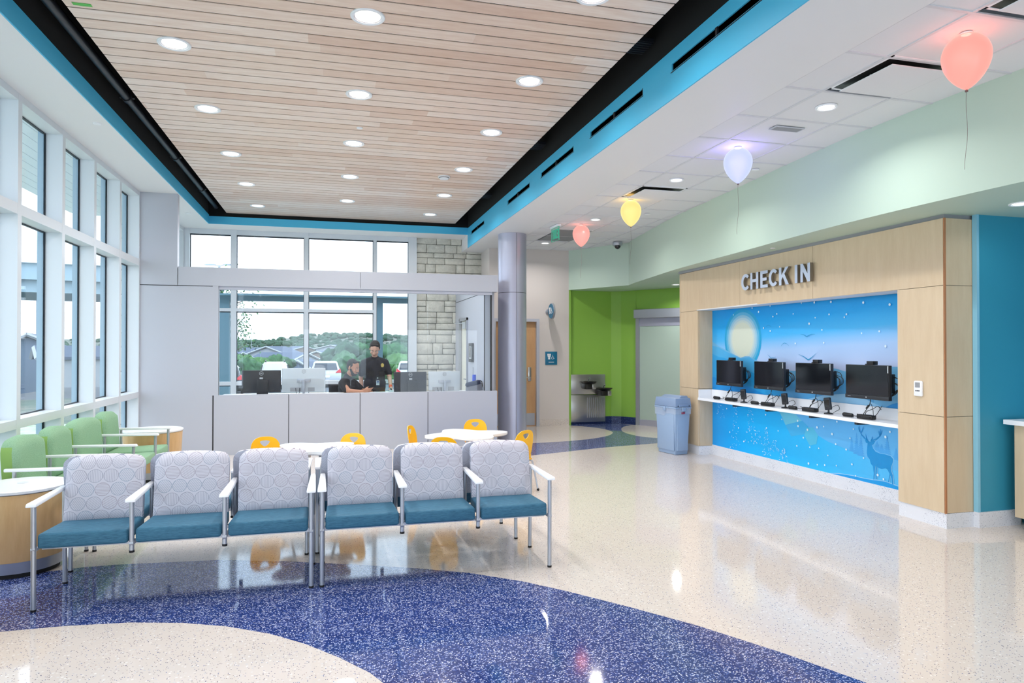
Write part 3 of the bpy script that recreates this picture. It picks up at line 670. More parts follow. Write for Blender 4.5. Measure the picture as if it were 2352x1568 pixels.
# ================================================================== CHECK IN RECESS
random.seed(11)
mu = MB(); MM = []
def mcol(rgb):
    n = 'mural_%d_%d_%d' % rgb
    if n not in MT: mat(n, rgb, .35)
    if n not in MM: MM.append(n)
    return MM.index(n)
m = mat('mural_sky', (60, 160, 230), .35); b = NB(m); tcn = b.n('TexCoord'); sp = b.n('SeparateXYZ'); b.l(tcn.outputs['Object'], sp.inputs[0])
mr = b.n('MapRange'); mr.inputs['From Min'].default_value = .95; mr.inputs['From Max'].default_value = 2.12
sh = b.math('ADD', sp.outputs[2], b.math('MULTIPLY', b.math('SUBTRACT', sp.outputs[1], 7.0), .05)); b.l(sh, mr.inputs[0])
b.base(b.ramp(mr.outputs[0], [(0, (110, 186, 236)), (.30, (192, 208, 244)), (.52, (170, 206, 248)), (.68, (70, 184, 246)), (.85, (0, 166, 240)), (1, (0, 156, 232))]))
m = mat('mural_snow', (0, 170, 240), .35); b = NB(m); tcn = b.n('TexCoord'); sp = b.n('SeparateXYZ'); b.l(tcn.outputs['Object'], sp.inputs[0])
mr = b.n('MapRange'); mr.inputs['From Min'].default_value = 8.9; mr.inputs['From Max'].default_value = 5.3; b.l(sp.outputs[1], mr.inputs[0])
b.base(b.ramp(mr.outputs[0], [(0, (0, 158, 240)), (.25, (0, 182, 252)), (.6, (40, 190, 252)), (1, (96, 196, 250))]))
MM += ['mural_sky', 'mural_snow']
LV = [0]
def mpoly(P, ci_, lift=None):
    LV[0] += 1; d = .0015+.00012*LV[0]
    mu.f([mu.vt((*PB(y, -d), z)) for y, z in P], ci_)
def mdot(y, z, r, ci_, n=10, lift=.012):
    mu.f([mu.vt((*PB(y+r*cos(2*pi*k/n), -lift), z+r*sin(2*pi*k/n))) for k in range(n)], ci_)
Y0, Y1 = 8.93, 5.25
mu.wall(PB(Y0), PB(Y1), .145, 2.112, .001, 0)
mpoly([(Y0, .145), (Y1, .145), (Y1, .9), (Y0, .9)], 1)
for r, cc in ((.42, (34, 166, 218)), (.375, (96, 184, 224)), (.335, (150, 202, 226)), (.30, (182, 212, 222)), (.265, (206, 222, 216)), (.235, (218, 226, 208))):
    mpoly([(8.19+r*cos(2*pi*k/40), 1.68+r*sin(2*pi*k/40)) for k in range(40)], mcol(cc))
hA = [(8.93, 1.66), (8.758, 1.591), (8.591, 1.54), (8.44, 1.491), (8.231, 1.431), (8.13, 1.452), (8.031, 1.452), (7.896, 1.406), (7.728, 1.369), (7.5, 1.31), (7.24, 1.286), (7.143, 1.284), (6.9, 1.30), (6.62, 1.335), (6.53, 1.344), (6.406, 1.328), (6.3, 1.307), (6.0, 1.34), (5.683, 1.377), (5.25, 1.38)]
mpoly(hA+[(5.25, .96), (8.93, .96)], mcol((112, 186, 232)))
mpoly([(8.93, 1.60), (8.758, 1.575), (8.591, 1.52), (8.44, 1.475), (8.231, 1.42), (8.031, 1.44), (7.896, 1.39), (7.6, 1.28), (7.4, 1.18), (7.4, .96), (8.93, .96)], mcol((76, 178, 234)))
mpoly([(8.93, 1.48), (8.759, 1.436), (8.635, 1.425), (8.504, 1.396), (8.335, 1.343), (8.1, 1.27), (7.9, 1.22), (7.7, 1.19), (7.4, 1.12), (7.1, .96), (8.93, .96)], mcol((40, 164, 230)))
mpoly([(7.35, 1.12), (7.2, 1.19), (7.05, 1.20), (6.9, 1.17), (6.7, 1.10), (6.45, 1.2), (6.25, 1.215), (6.1, 1.15), (5.9, 1.05), (5.9, .96), (7.35, .96)], mcol((82, 164, 220)))
mpoly([(6.9, .96), (6.6, 1.03), (6.3, 1.06), (6.0, 1.02), (5.8, .96)], mcol((150, 204, 240)))
mpoly([(5.75, .96), (5.66, 1.0), (5.5, 1.04), (5.35, 1.06), (5.25, 1.065), (5.25, .96)], mcol((20, 150, 226)))
mpoly([(8.93, .96), (8.93, 1.14), (8.6, 1.12), (8.3, 1.09), (8.0, 1.03), (7.7, .96)], mcol((10, 146, 226)))
# lower scene
mpoly([(7.0, .88), (7.3, .80), (7.439, .749), (7.179, .753), (6.976, .675), (6.729, .55), (6.571, .5), (6.383, .47), (6.263, .451), (6.0, .40), (5.7, .34), (5.25, .30), (5.25, .88)], mcol((96, 186, 244)))
mpoly([(7.439, .80), (7.179, .80), (7.004, .691), (7.3, .61)], mcol((110, 204, 232)))
mpoly([(7.3, .61), (6.99, .693), (6.906, .644), (6.962, .535), (7.195, .482)], mcol((64, 180, 236)))
mpoly([(6.92, .623), (6.809, .635), (6.729, .55), (6.756, .447), (6.865, .413), (6.962, .521)], mcol((84, 194, 232)))
mpoly([(6.55, .145), (6.484, .158), (6.41, .171), (6.205, .185), (6.033, .186), (5.912, .193), (5.764, .206), (5.6, .190), (5.4, .17), (5.25, .15), (5.25, .145)], mcol((150, 206, 244)))
mpoly([(6.5, .145), (6.484, .150), (6.41, .163), (6.205, .177), (6.033, .178), (5.912, .185), (5.764, .198), (5.6, .180), (5.4, .16), (5.25, .147)], mcol((6, 156, 228)))
def pine(y, z0, z1, w_, cc):
    n = 9; L = []; Rr = []
    for k in range(n):
        t0 = k/n; zz = z1-(z1-z0)*t0; ww = w_*(.12+.88*t0)
        L.append((y+ww, zz-(z1-z0)/n*.9)); L.append((y+ww*.45, zz-(z1-z0)/n)); Rr.append((y-ww, zz-(z1-z0)/n*.9)); Rr.append((y-ww*.45, zz-(z1-z0)/n))
    mpoly([(y, z1)]+L+Rr[::-1], cc)
tc2 = mcol((72, 168, 236))
for y, z0, z1, w_ in ((6.21, .44, .60, .05), (6.14, .42, .655, .06), (6.08, .41, .64, .06), (5.86, .50, .60, .07), (5.80, .48, .58, .07), (5.73, .46, .66, .07), (5.62, .44, .56, .06), (5.52, .44, .6, .07)): pine(y, z0, z1, w_, tc2)
wc = mcol((150, 216, 250)); wc2 = mcol((240, 248, 255))
for y, z0, z1, w_, n in ((8.345, .17, .84, .11, 62), (8.72, .55, .84, .12, 20), (8.0, .3, .82, .13, 70), (7.84, .28, .50, .1, 26), (7.665, .17, .52, .09, 52), (7.5, .24, .40, .12, 30), (7.33, .15, .32, .10, 44)):
    for k in range(n):
        t0 = random.random()**.8; zz = z1-(z1-z0)*t0; yy = y+random.uniform(-1, 1)*w_*(.1+.9*t0); s_ = random.uniform(.008, .022); sg = 1 if yy > y else -1
        d = .010+random.random()*.001
        mu.f([mu.vt((*PB(a, -d), c_)) for a, c_ in ((yy, zz), (yy+sg*s_, zz-s_*.45), (yy+sg*s_*1.05, zz-s_*.1), (yy+sg*s_*.4, zz+s_*.25))], wc if k % 3 else wc2)
deer = [(6.025, .594), (6.009, .561), (5.987, .56), (5.993, .512), (5.998, .459), (5.988, .418), (5.96, .396), (5.944, .352), (5.917, .331), (5.906, .26), (5.912, .191), (5.898, .194), (5.884, .332), (5.87, .343), (5.872, .266), (5.877, .202), (5.864, .205), (5.856, .328), (5.805, .32), (5.752, .338), (5.727, .325), (5.701, .288), (5.71, .246), (5.722, .198), (5.707, .201), (5.691, .274), (5.674, .244), (5.671, .187), (5.656, .19), (5.661, .279), (5.681, .325), (5.682, .358), (5.655, .42), (5.654, .445), (5.69, .472), (5.762, .478), (5.825, .477), (5.878, .486), (5.91, .515), (5.926, .547), (5.899, .572), (5.883, .599), (5.921, .594), (5.954, .582), (5.987, .586)]
dc = mcol((6, 148, 218))
cx_, cz_ = 5.82, .41
mpoly([(cx_+(y-cx_)*1.018-.006, cz_+(z-cz_)*1.012+.004) for y, z in deer], mcol((130, 200, 244)))
mpoly(deer, dc)
def stroke(P, w0, w1, ci_, d=.0085):
    n = len(P)
    for k in range(n-1):
        (a, c_), (e, g_) = P[k], P[k+1]; L = math.hypot(e-a, g_-c_); nx, nz_ = -(g_-c_)/L, (e-a)/L
        wa = w0+(w1-w0)*k/(n-1); wb_ = w0+(w1-w0)*(k+1)/(n-1)
        mu.f([mu.vt((*PB(y, -d), z)) for y, z in ((a+nx*wa, c_+nz_*wa), (e+nx*wb_, g_+nz_*wb_), (e-nx*wb_, g_-nz_*wb_), (a-nx*wa, c_-nz_*wa))], ci_)
for P in ([(5.975, .585), (6.031, .61), (6.07, .64), (6.093, .681), (6.098, .733)], [(6.073, .666), (6.055, .69), (6.041, .73)], [(5.992, .594), (6.003, .62), (6.008, .656)],
          [(5.943, .592), (5.877, .613), (5.824, .653), (5.802, .69), (5.792, .72)], [(5.818, .658), (5.83, .68), (5.834, .711)], [(5.937, .594), (5.925, .61), (5.92, .641)], [(6.09, .67), (6.105, .70), (6.108, .72)], [(5.81, .67), (5.815, .7), (5.812, .73)]):
    stroke(P, .008, .002, dc)
bc = mcol((20, 150, 200))
for P, w_ in (([(7.014, 1.732), (6.96, 1.726), (6.906, 1.700), (6.83, 1.728), (6.763, 1.727)], .005), ([(7.047, 1.489), (6.953, 1.46), (6.88, 1.424), (6.817, 1.456), (6.743, 1.504)], .007), ([(7.373, 1.586), (7.34, 1.615), (7.306, 1.627), (7.26, 1.618), (7.223, 1.593)], .003), ([(7.636, 1.48), (7.565, 1.435), (7.469, 1.451)], .004), ([(7.671, 1.842), (7.616, 1.861), (7.554, 1.833)], .003)):
    h_ = len(P)//2; stroke(P[:h_+1][::-1], w_, .001, bc, .011); stroke(P[h_:], w_, .001, bc, .011)
sc_ = mcol((226, 246, 255))
for y, z in [(7.954, 2.098), (7.817, 2.04), (7.579, 2.106), (7.447, 1.996), (7.523, 1.966), (7.14, 1.982), (6.993, 2.105), (6.772, 2.098), (6.504, 2.087), (6.03, 2.049), (5.683, 2.007), (6.758, 1.919), (6.533, 1.947), (6.27, 1.936), (6.302, 1.905), (6.86, 1.853), (7.393, 1.832), (7.579, 1.783), (7.714, 1.826), (6.648, 1.774), (6.054, 1.724), (5.817, 1.739), (7.103, 1.621), (6.619, 1.626), (5.738, 1.585), (8.38, 2.027),
             (6.226, .582), (6.177, .687), (5.688, .716), (5.745, .657), (6.495, .595), (6.626, .665), (6.735, .643), (6.419, .743), (6.895, .597), (7.059, .623), (7.067, .685), (7.358, .673), (7.678, .701), (7.66, .532), (7.429, .521), (6.967, .494), (7.082, .38), (6.857, .396), (6.707, .404), (6.439, .489), (6.283, .451), (6.036, .397), (6.561, .344), (6.88, .201), (6.733, .21), (6.612, .226), (6.431, .25), (6.2, .303), (6.147, .187), (5.847, .251), (5.772, .222), (8.548, .705), (8.475, .381), (8.15, .293), (8.268, .463)]:
    mdot(y, z, random.choice([.009, .011, .014]), sc_)
tag(mu.build('wall_mural', MM, smooth=0), 'printed blue winter mural with pale moon, birds, snowy pines and a deer', 'mural')

# letters
t_ = thing('check_in_sign', 'raised silver letters reading CHECK IN on the maple header', 'sign', (0, 0, 0))
for ch, y0, y1 in (('C', 7.722, 7.535), ('H', 7.52, 7.353), ('E', 7.309, 7.16), ('C', 7.139, 6.965), ('K', 6.943, 6.767), ('I', 6.655, 6.609), ('N', 6.557, 6.395)):
    q = MB()
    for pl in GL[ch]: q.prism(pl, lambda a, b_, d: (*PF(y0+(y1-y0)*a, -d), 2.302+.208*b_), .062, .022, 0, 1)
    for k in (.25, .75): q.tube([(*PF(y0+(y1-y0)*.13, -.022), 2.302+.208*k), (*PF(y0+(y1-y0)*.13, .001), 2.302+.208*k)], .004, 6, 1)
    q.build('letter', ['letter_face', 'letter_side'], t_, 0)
# thermostat
t_ = thing('thermostat', 'white wall thermostat with a small grey display on the right maple leg', 'thermostat', (PF(5.002)[0], 5.002, 1.205), R_(-90))
q = MB(); q.box(-.045, .045, -.022, 0, -.075, .065, bev=.01); q.build('housing', 'white_solid', t_)
q = MB(); q.box(-.026, .026, -.024, -.021, .005, .05); q.build('display', 'grille_grey', t_, 0)
for k in (-1, 0, 1): q = MB(); q.box(k*.016-.005, k*.016+.005, -.025, -.021, -.03, -.02, bev=.001); q.build('button', 'bezel', t_)
# shelf
t_ = thing('kiosk_shelf', 'long white solid surface shelf with backsplash in the check in recess', 'shelf', (0, 0, 0))
q = MB(); q.prism([(5.19, 8.922), (5.44, 8.922), (5.50, 5.256), (5.19, 5.256)], xyf, .805, .840); q.build('shelf_top', 'white_solid', t_, 0)
q = MB(); q.wall(PB(8.90, -.014), PB(5.256, -.014), .8405, .958, .018); q.build('backsplash', 'white_solid', t_, 0)
q = MB(); q.box(5.20, 5.42, 8.902, 8.922, .8405, .958); q.build('side_splash', 'white_solid', t_, 0)
for y in (8.12, 7.405, 6.596, 5.90):
    q = MB(); q.box(5.26, 5.44, y-.02, y+.02, .772, .8045); q.build('bracket', 'bezel', t_, 0)
def SC(P, n=5):
    P = [Vector(p) for p in P]; out = []
    for i in range(len(P)-1):
        p0, p1, p2, p3 = P[max(i-1, 0)], P[i], P[i+1], P[min(i+2, len(P)-1)]
        for k in range(n):
            u = k/n; out.append(.5*(2*p1+(p2-p0)*u+(2*p0-5*p1+4*p2-p3)*u*u+(3*p1-p0-3*p2+p3)*u**3))
    return out+[P[-1]]
# kiosks
def kiosk_monitor(y, lb, rz, dz=0):
    t_ = thing('kiosk_monitor', lb, 'monitor', (5.23, y, 1.05+dz), R_(-90+rz), 'check in monitors on the mural')
    q = MB(); q.box(-.285, .285, 0, .035, 0, .345, bev=.004); cs_ = q.build('case', 'bezel', t_)
    q = MB(); q.box(-.278, .278, -.003, .001, .045, .34); q.build('screen', 'screen_glass', t_, 0)
    q = MB(); q.box(-.285, .285, -.006, .001, .0, .038, bev=.002); q.build('chin', 'bezel', t_)
    q = MB(); q.lathe([(.007, -.0075), (.007, -.006)], (-.0, 0, .020), 14, axis='Y'); q.box(-.25, -.21, -.008, -.005, .018, .021); q.build('logo', 'silver_plastic', cs_)
    q = MB(); q.box(.268, .279, -.005, -.002, .27, .34); q.build('side_label', 'silver_plastic', cs_, 0)
    q = MB(); q.box(-.0, .085, .0, .06, .346, .385, bev=.003); q.box(-.03, .01, .01, .04, .346, .356); q.build('webcam', 'black_plastic', t_)
    q = MB(); q.box(.10, .26, .036, .10, .07, .26, bev=.006); q.box(-.05, .05, .036, .13, .12, .22); q.box(-.04, .04, .13, .24, .15, .19); q.build('wall_mount', 'black_plastic', t_)
    q = MB(); random.seed(int(y*10))
    for k in range(4):
        a0 = random.uniform(.2, .3); q.tube(SC([(.24, .08, a0-.02), (.29+.02*k, .09, a0-.05), (.30+.015*k, .1, .13), (.27, .10, .07+.01*k), (.2, .09, .03)]), .0035, 6)
    q.build('cable', 'black_plastic', t_)
    q = MB(); ps = [(.02, .03, .0), (.04, .0, -.05), (.03, -.02, -.09), (.0, -.04, -.15), (-.04, -.03, -.19)]
    q.tube(SC(ps), .004, 6); q.tube(SC([ps[1], (.05, .01, -.05), (.06, .02, -.1), (.09, -.0, -.19)]), .003, 6); q.cap((.035, -.01, -.065), (.02, -.02, -.09), .011, .009, 8); q.build('hanging_cable', 'black_plastic', t_)
pos = ['left edge of the mural', 'left of centre', 'right of centre', 'right edge of the mural']
for k, (y, rz) in enumerate(((8.19, 1.5), (7.315, 1), (6.515, 1), (5.72, .5))): kiosk_monitor(y, 'black wall mounted check in monitor at the '+pos[k] if k in (0, 3) else 'black wall mounted check in monitor %s on the mural' % pos[k], rz)
ZT = .8405
def card_reader(y0, y1, x, lb):
    t_ = thing('card_reader', lb, 'card reader', (x, y0, ZT), R_(-80), 'card readers on the kiosk shelf')
    q = MB(); q.cap((0, 0, .022), (.09, .0, .022), .022, .018, 14); q.box(.0, .1, -.02, .02, 0, .012, bev=.004); q.build('body', 'black_plastic', t_)
    q = MB(); q.tube(SC([(.09, .01, .018), (.13, .03, .012), (.16, .03, .03), (.12, .04, .035)]), .004, 6); q.build('cable', 'black_plastic', t_)
def sig_pad(y, x, lb):
    t_ = thing('receipt_printer', lb, 'device', (x, y, ZT), R_(-84), 'black devices on the kiosk shelf')
    q = MB(); q.box(-.095, .095, -.035, .035, 0, .045, bev=.012, seg=3); q.build('body', 'black_plastic', t_)
    q = MB(); q.box(-.07, .06, -.03, .01, .045, .049, bev=.002); q.lathe([(.008, -.04), (.008, -.034)], (.08, 0, .025), 12, axis='Y'); q.build('display', 'screen_glass', t_)
    q = MB(); q.tube(SC([(-.04, .03, .03), (-.05, .06, .07), (-.0, .09, .10), (.05, .10, .13), (.09, .1, .10)]), .0035, 6); q.tube(SC([(.05, .03, .03), (.07, .06, .05), (.1, .1, .14)]), .003, 6); q.build('cable', 'black_plastic', t_)
def scanner(y, x, lb):
    t_ = thing('barcode_scanner', lb, 'scanner', (x, y, ZT), R_(-90+14), 'scanners standing on the kiosk shelf')
    q = MB(); q.lathe([(.055, 0), (.05, .01), (.012, .018), (.010, .05)], seg=24, sy=.7); q.build('stand', 'black_plastic', t_)
    q = MB(M=Matrix.Translation((0, 0, .045)) @ Matrix.Rotation(R_(-8), 4, 'Y')); q.box(-.04, .04, -.016, .016, 0, .135, bev=.01, seg=3); q.build('head', 'bezel', t_)
    q = MB(M=Matrix.Translation((0, 0, .045)) @ Matrix.Rotation(R_(-8), 4, 'Y')); q.box(-.026, .026, -.019, -.015, .03, .11); q.build('window', 'screen_glass', t_, 0)
    q = MB(); q.tube(SC([(.02, .02, .07), (.07, .05, .10), (.09, .06, .06), (.05, .05, .03), (.0, .08, .01)]), .003, 6); q.build('cable', 'black_plastic', t_)
bl = ['leftmost monitor', 'monitor left of centre', 'monitor right of centre', 'rightmost monitor']
for k, (y, x) in enumerate(((8.60, 5.27), (7.71, 5.27), (6.965, 5.27), (6.075, 5.27))): card_reader(y, 0, x, 'small black card reader on the shelf, left below the '+bl[k])
for k, (y, x) in enumerate(((8.20, 5.28), (7.40, 5.28), (6.625, 5.28), (5.78, 5.28))): sig_pad(y, x, 'low black oblong device on the shelf under the '+bl[k])
for k, (y, x) in enumerate(((7.92, 5.29), (7.07, 5.29), (6.335, 5.29), (5.33, 5.33))): scanner(y, x, 'upright black scanner on the shelf, right of the '+bl[k])
# outlet plate beside the first monitor
t_ = thing('power_outlet', 'small steel outlet plate on the mural beside the leftmost monitor', 'outlet', (*PB(7.80, -.012), 1.10), R_(-90))
q = MB(); q.box(-.035, .035, -.006, 0, -.055, .055, bev=.002); q.build('plate', 'steel', t_)
q = MB(); q.box(-.018, .018, -.03, -.006, .005, .045, bev=.003); q.box(-.018, .018, -.03, -.006, -.045, -.005, bev=.003); q.build('plug', 'black_plastic', t_)
# reception counter at the right edge
t_ = thing('reception_counter', 'maple reception counter with white top cut off by the right edge', 'counter', (0, 0, 0))
q = MB(); q.box(5.75, 6.01, 1.5, 4.60, .1, .90); q.build('front_panel', 'maple', t_, 0)
q = MB(); q.box(5.70, 6.01, 1.5, 4.66, .90, .94); q.build('countertop', 'white_solid', t_, 0)
q = MB(); q.box(5.80, 6.01, 1.5, 4.55, .0, .1); q.build('toe_kick', 'bezel', t_, 0)

# bin -----------------------------------------------------------------
t_ = thing('waste_bin', 'slim blue grey waste bin with clear liner standing by the maple portal', 'bin', (4.941, 9.215, 0), R_(9))
q = MB()
def taper(q, x0, y0, z0, x1, y1, z1, m=None, bev=0): q.hexa([(-x0, -y0, z0), (x0, -y0, z0), (x0, y0, z0), (-x0, y0, z0), (-x1, -y1, z1), (x1, -y1, z1), (x1, y1, z1), (-x1, y1, z1)], m, bev)
taper(q, .112, .205, 0, .135, .245, .70, bev=.014)
q.box(-.095, .095, -.236, -.205, .06, .56, bev=.006); q.box(-.135, -.12, -.20, .20, .06, .60, bev=.006)
q.box(-.145, .145, -.255, .255, .675, .70, bev=.006); q.box(-.03, .03, -.275, -.25, .64, .70, bev=.006); q.box(-.16, -.14, -.03, .03, .64, .70, bev=.005)
bb_ = q.build('body', 'bin_grey', t_)
q = MB(); taper(q, .146, .258, .70, .133, .243, .83, bev=.012)
q.hexa([(-.05, -.22, .828), (.12, -.22, .828), (.12, .22, .828), (-.05, .22, .828), (.0, -.21, .86), (.1, -.21, .86), (.1, .21, .86), (.0, .21, .86)], None, .006)
q.box(-.08, .08, -.266, -.25, .705, .745, bev=.005); bl_ = q.build('lid', 'bin_lid', t_)
q = MB(); q.lathe([(.008, -.262), (.008, -.256)], (-.10, 0, .715), 10, axis='Y'); q.lathe([(.008, -.262), (.008, -.256)], (.10, 0, .715), 10, axis='Y'); q.build('hinge_pin', 'bezel', bl_)
q = MB(); n = 60; ring0 = []; ring1 = []
per = [(-.138, -.248), (.138, -.248), (.138, .248), (-.138, .248)]
random.seed(3)
for k in range(n):
    s_ = k/n*4; i = int(s_); f_ = s_-i; a, e = per[i], per[(i+1) % 4]; x, y = a[0]+(e[0]-a[0])*f_, a[1]+(e[1]-a[1])*f_; j = 1+random.uniform(.0, .03)
    ring0.append(q.vt((x*j*1.01, y*j*1.01, .685))); ring1.append(q.vt((x*.99*j, y*.99*j, .565+.006*sin(k*.7)+(.03 if y < 0 else 0))))
for k in range(n): q.f([ring0[k], ring0[(k+1) % n], ring1[(k+1) % n], ring1[k]])
q.build('liner', 'bin_liner', t_, 60)
q = MB(); q.box(-.03, .03, -.252, -.244, .60, .628, bev=.002); q.build('label', 'red_label', bb_)

# water fountain --------------------------------------------------------
t_ = thing('water_fountain', 'stainless steel two level water fountain in the green alcove', 'water fountain', (5.08, 13.095, 0))
q = MB(); q.box(-.39, .39, -.03, 0, .615, 1.02, bev=.003); q.build('back_panel', 'steel', t_)
q = MB(); q.box(-.385, .385, -.05, 0, .05, .605, bev=.004); q.build('cabinet', 'steel', t_)
q = MB()
for k in range(9): q.box(-.02+k*.045, .002+k*.045, -.053, -.049, .14, .55)
q.build('louvres', 'grille_grey', t_, 0)
for bx, bz in ((-.03, .875), (.305, .735)):
    q = MB(); q.lathe([(.06, -.045), (.12, -.02), (.15, .012), (.158, .014), (.156, .008), (.12, -.01), (.01, -.02)], (bx, -.22, bz), 40, sy=.95); bs = q.build('basin', 'steel_dark', t_)
    q = MB(); q.box(bx-.10, bx+.03, -.30, -.03, bz-.14, bz-.035, bev=.006); q.build('basin_arm', 'steel_dark', t_)
    q = MB(); q.box(bx+.03, bx+.11, -.30, -.03, bz-.14, bz-.035, bev=.006); q.lathe([(.024, -.315), (.024, -.30)], (bx+.07, 0, bz-.085), 16, axis='Y'); q.build('push_button', 'steel', bs)
    q = MB(); q.tube([(bx+.01, -.13, bz), (bx+.01, -.13, bz+.05), (bx+.02, -.145, bz+.075), (bx+.03, -.17, bz+.075)], .011, 10); q.build('spout', 'chrome', bs)
# restroom signs
t_ = thing('restroom_plaque', 'square teal restroom plaque with toilet and wheelchair symbols beside the maple door', 'sign', (4.275, YE, 1.36))
q = MB(); q.box(-.125, .125, -.012, 0, -.135, .13, bev=.002); q.build('plate', 'sign_teal', t_)
def toilet(q, x, z, s_, y=-.0145):
    q.box(x-.5*s_, x+.5*s_, y, y+.003, z+.25*s_, z+.75*s_); q.prism([(x-.42*s_, z+.22*s_), (x+.42*s_, z+.22*s_), (x+.40*s_, z-.05*s_), (x+.2*s_, z-.3*s_), (x-.2*s_, z-.3*s_), (x-.40*s_, z-.05*s_)], lambda a, c_, d: (a, y+d, c_), 0, .003); q.box(x-.28*s_, x+.28*s_, y, y+.003, z-.75*s_, z-.33*s_)
def wheelc(q, x, z, s_, y=-.0135):
    P = [(x-.05*s_+.42*s_*cos(R_(a)), y, z-.25*s_+.42*s_*sin(R_(a))) for a in range(120, 400, 20)]; q.tube(P, .06*s_, 6)
    q.tube([(x-.05*s_, y, z+.55*s_), (x-.02*s_, y, z-.02*s_), (x+.33*s_, y, z-.02*s_), (x+.5*s_, y, z-.5*s_), (x+.65*s_, y, z-.46*s_)], .065*s_, 6); q.tube([(x-.03*s_, y, z+.25*s_), (x+.28*s_, y, z+.25*s_)], .05*s_, 6); q.ell((x-.06*s_, y, z+.78*s_), (.12*s_, .01*s_+.002, .12*s_), seg=10, rings=6)
q = MB(); toilet(q, -.045, .03, .075); wheelc(q, .03, .015, .055)
for k in range(8): q.box(-.055+k*.0145, -.045+k*.0145, -.0145, -.0115, -.088, -.076)
q.build('symbols', 'sign_white', t_, 0)
t_ = thing('restroom_blade_sign', 'round teal restroom sign projecting from the taupe wall on a bracket', 'sign', (4.16, YE, 2.29))
M_ = Matrix.Translation((.06, -.24, 0)) @ Matrix.Rotation(R_(-87), 4, 'Z')
q = MB(M=M_); q.lathe([(.150, .012), (.158, .008), (.158, -.022), (.150, -.026)], (0, 0, 0), 40, axis='Y'); q.build('rim', 'alu', t_)
q = MB(M=M_); q.lathe([(.144, -.031), (.144, -.024)], (0, 0, 0), 40, axis='Y'); q.build('face', 'sign_teal', t_)
q = MB(M=M_); toilet(q, -.05, .01, .085, -.034); wheelc(q, .045, -.0, .07, -.033); q.build('symbols', 'sign_white', t_, 0)
q = MB(); q.lathe([(.05, -.03), (.06, -.02), (.06, 0)], (.055, 0, 0), 20, axis='Y'); q.tube([(.055, -.02, 0), (.06, -.09, 0)], .022, 12); q.build('bracket', 'alu', t_)

# ================================================================== SEATING
def rbox(q, x0, x1, y0, y1, z0, z1, bev, seg=3, m=None): q.box(x0, x1, y0, y1, z0, z1, m, bev, seg)
def back_cushion(x0, x1, z0, z1, yb, yt, th, arc=.012, nx=14, nz=12, mats=(0, 1), rad=.05):
    """upholstered back: front surface towards -y, rounded top corners, slightly crowned"""
    q = MB(); W = x1-x0; H = z1-z0
    def P(i, j, side):
        u = i/nx; v = j/nz
        x = x0+W*u; top = z1-arc*(2*u-1)**2*1.2; z = z0+(top-z0)*v
        # round the top corners
        dx = max(0, rad-min(x-x0, x1-x)); dz = max(0, rad-(top-z))
        if dx > 0 and dz > 0:
            L = math.hypot(dx, dz)
            if L > rad:
                k_ = rad/L; x = (x0+rad-dx*k_) if u < .5 else (x1-rad+dx*k_); z = top-rad+dz*k_
        y = yb+(yt-yb)*v; e = min(u, 1-u)*W; e2 = min(v, 1-v)*H
        bul = .5+.5*min(1, e/.05)**.5*min(1, e2/.05)**.5
        return (x, y-th*bul*.62, z) if side == 0 else (x, y+th*(.25+.13*bul), z)
    g = [[[q.vt(P(i, j, s_)) for j in range(nz+1)] for i in range(nx+1)] for s_ in (0, 1)]
    for i in range(nx):
        for j in range(nz):
            q.f([g[0][i][j], g[0][i+1][j], g[0][i+1][j+1], g[0][i][j+1]], mats[0]); q.f([g[1][i][j], g[1][i][j+1], g[1][i+1][j+1], g[1][i+1][j]], mats[1])
    for j in range(nz):
        q.f([g[0][0][j], g[0][0][j+1], g[1][0][j+1], g[1][0][j]], mats[1]); q.f([g[0][nx][j+1], g[0][nx][j], g[1][nx][j], g[1][nx][j+1]], mats[1])
    for i in range(nx):
        q.f([g[0][i][nz], g[0][i+1][nz], g[1][i+1][nz], g[1][i][nz]], mats[0]); q.f([g[0][i+1][0], g[0][i][0], g[1][i][0], g[1][i+1][0]], mats[1])
    return q
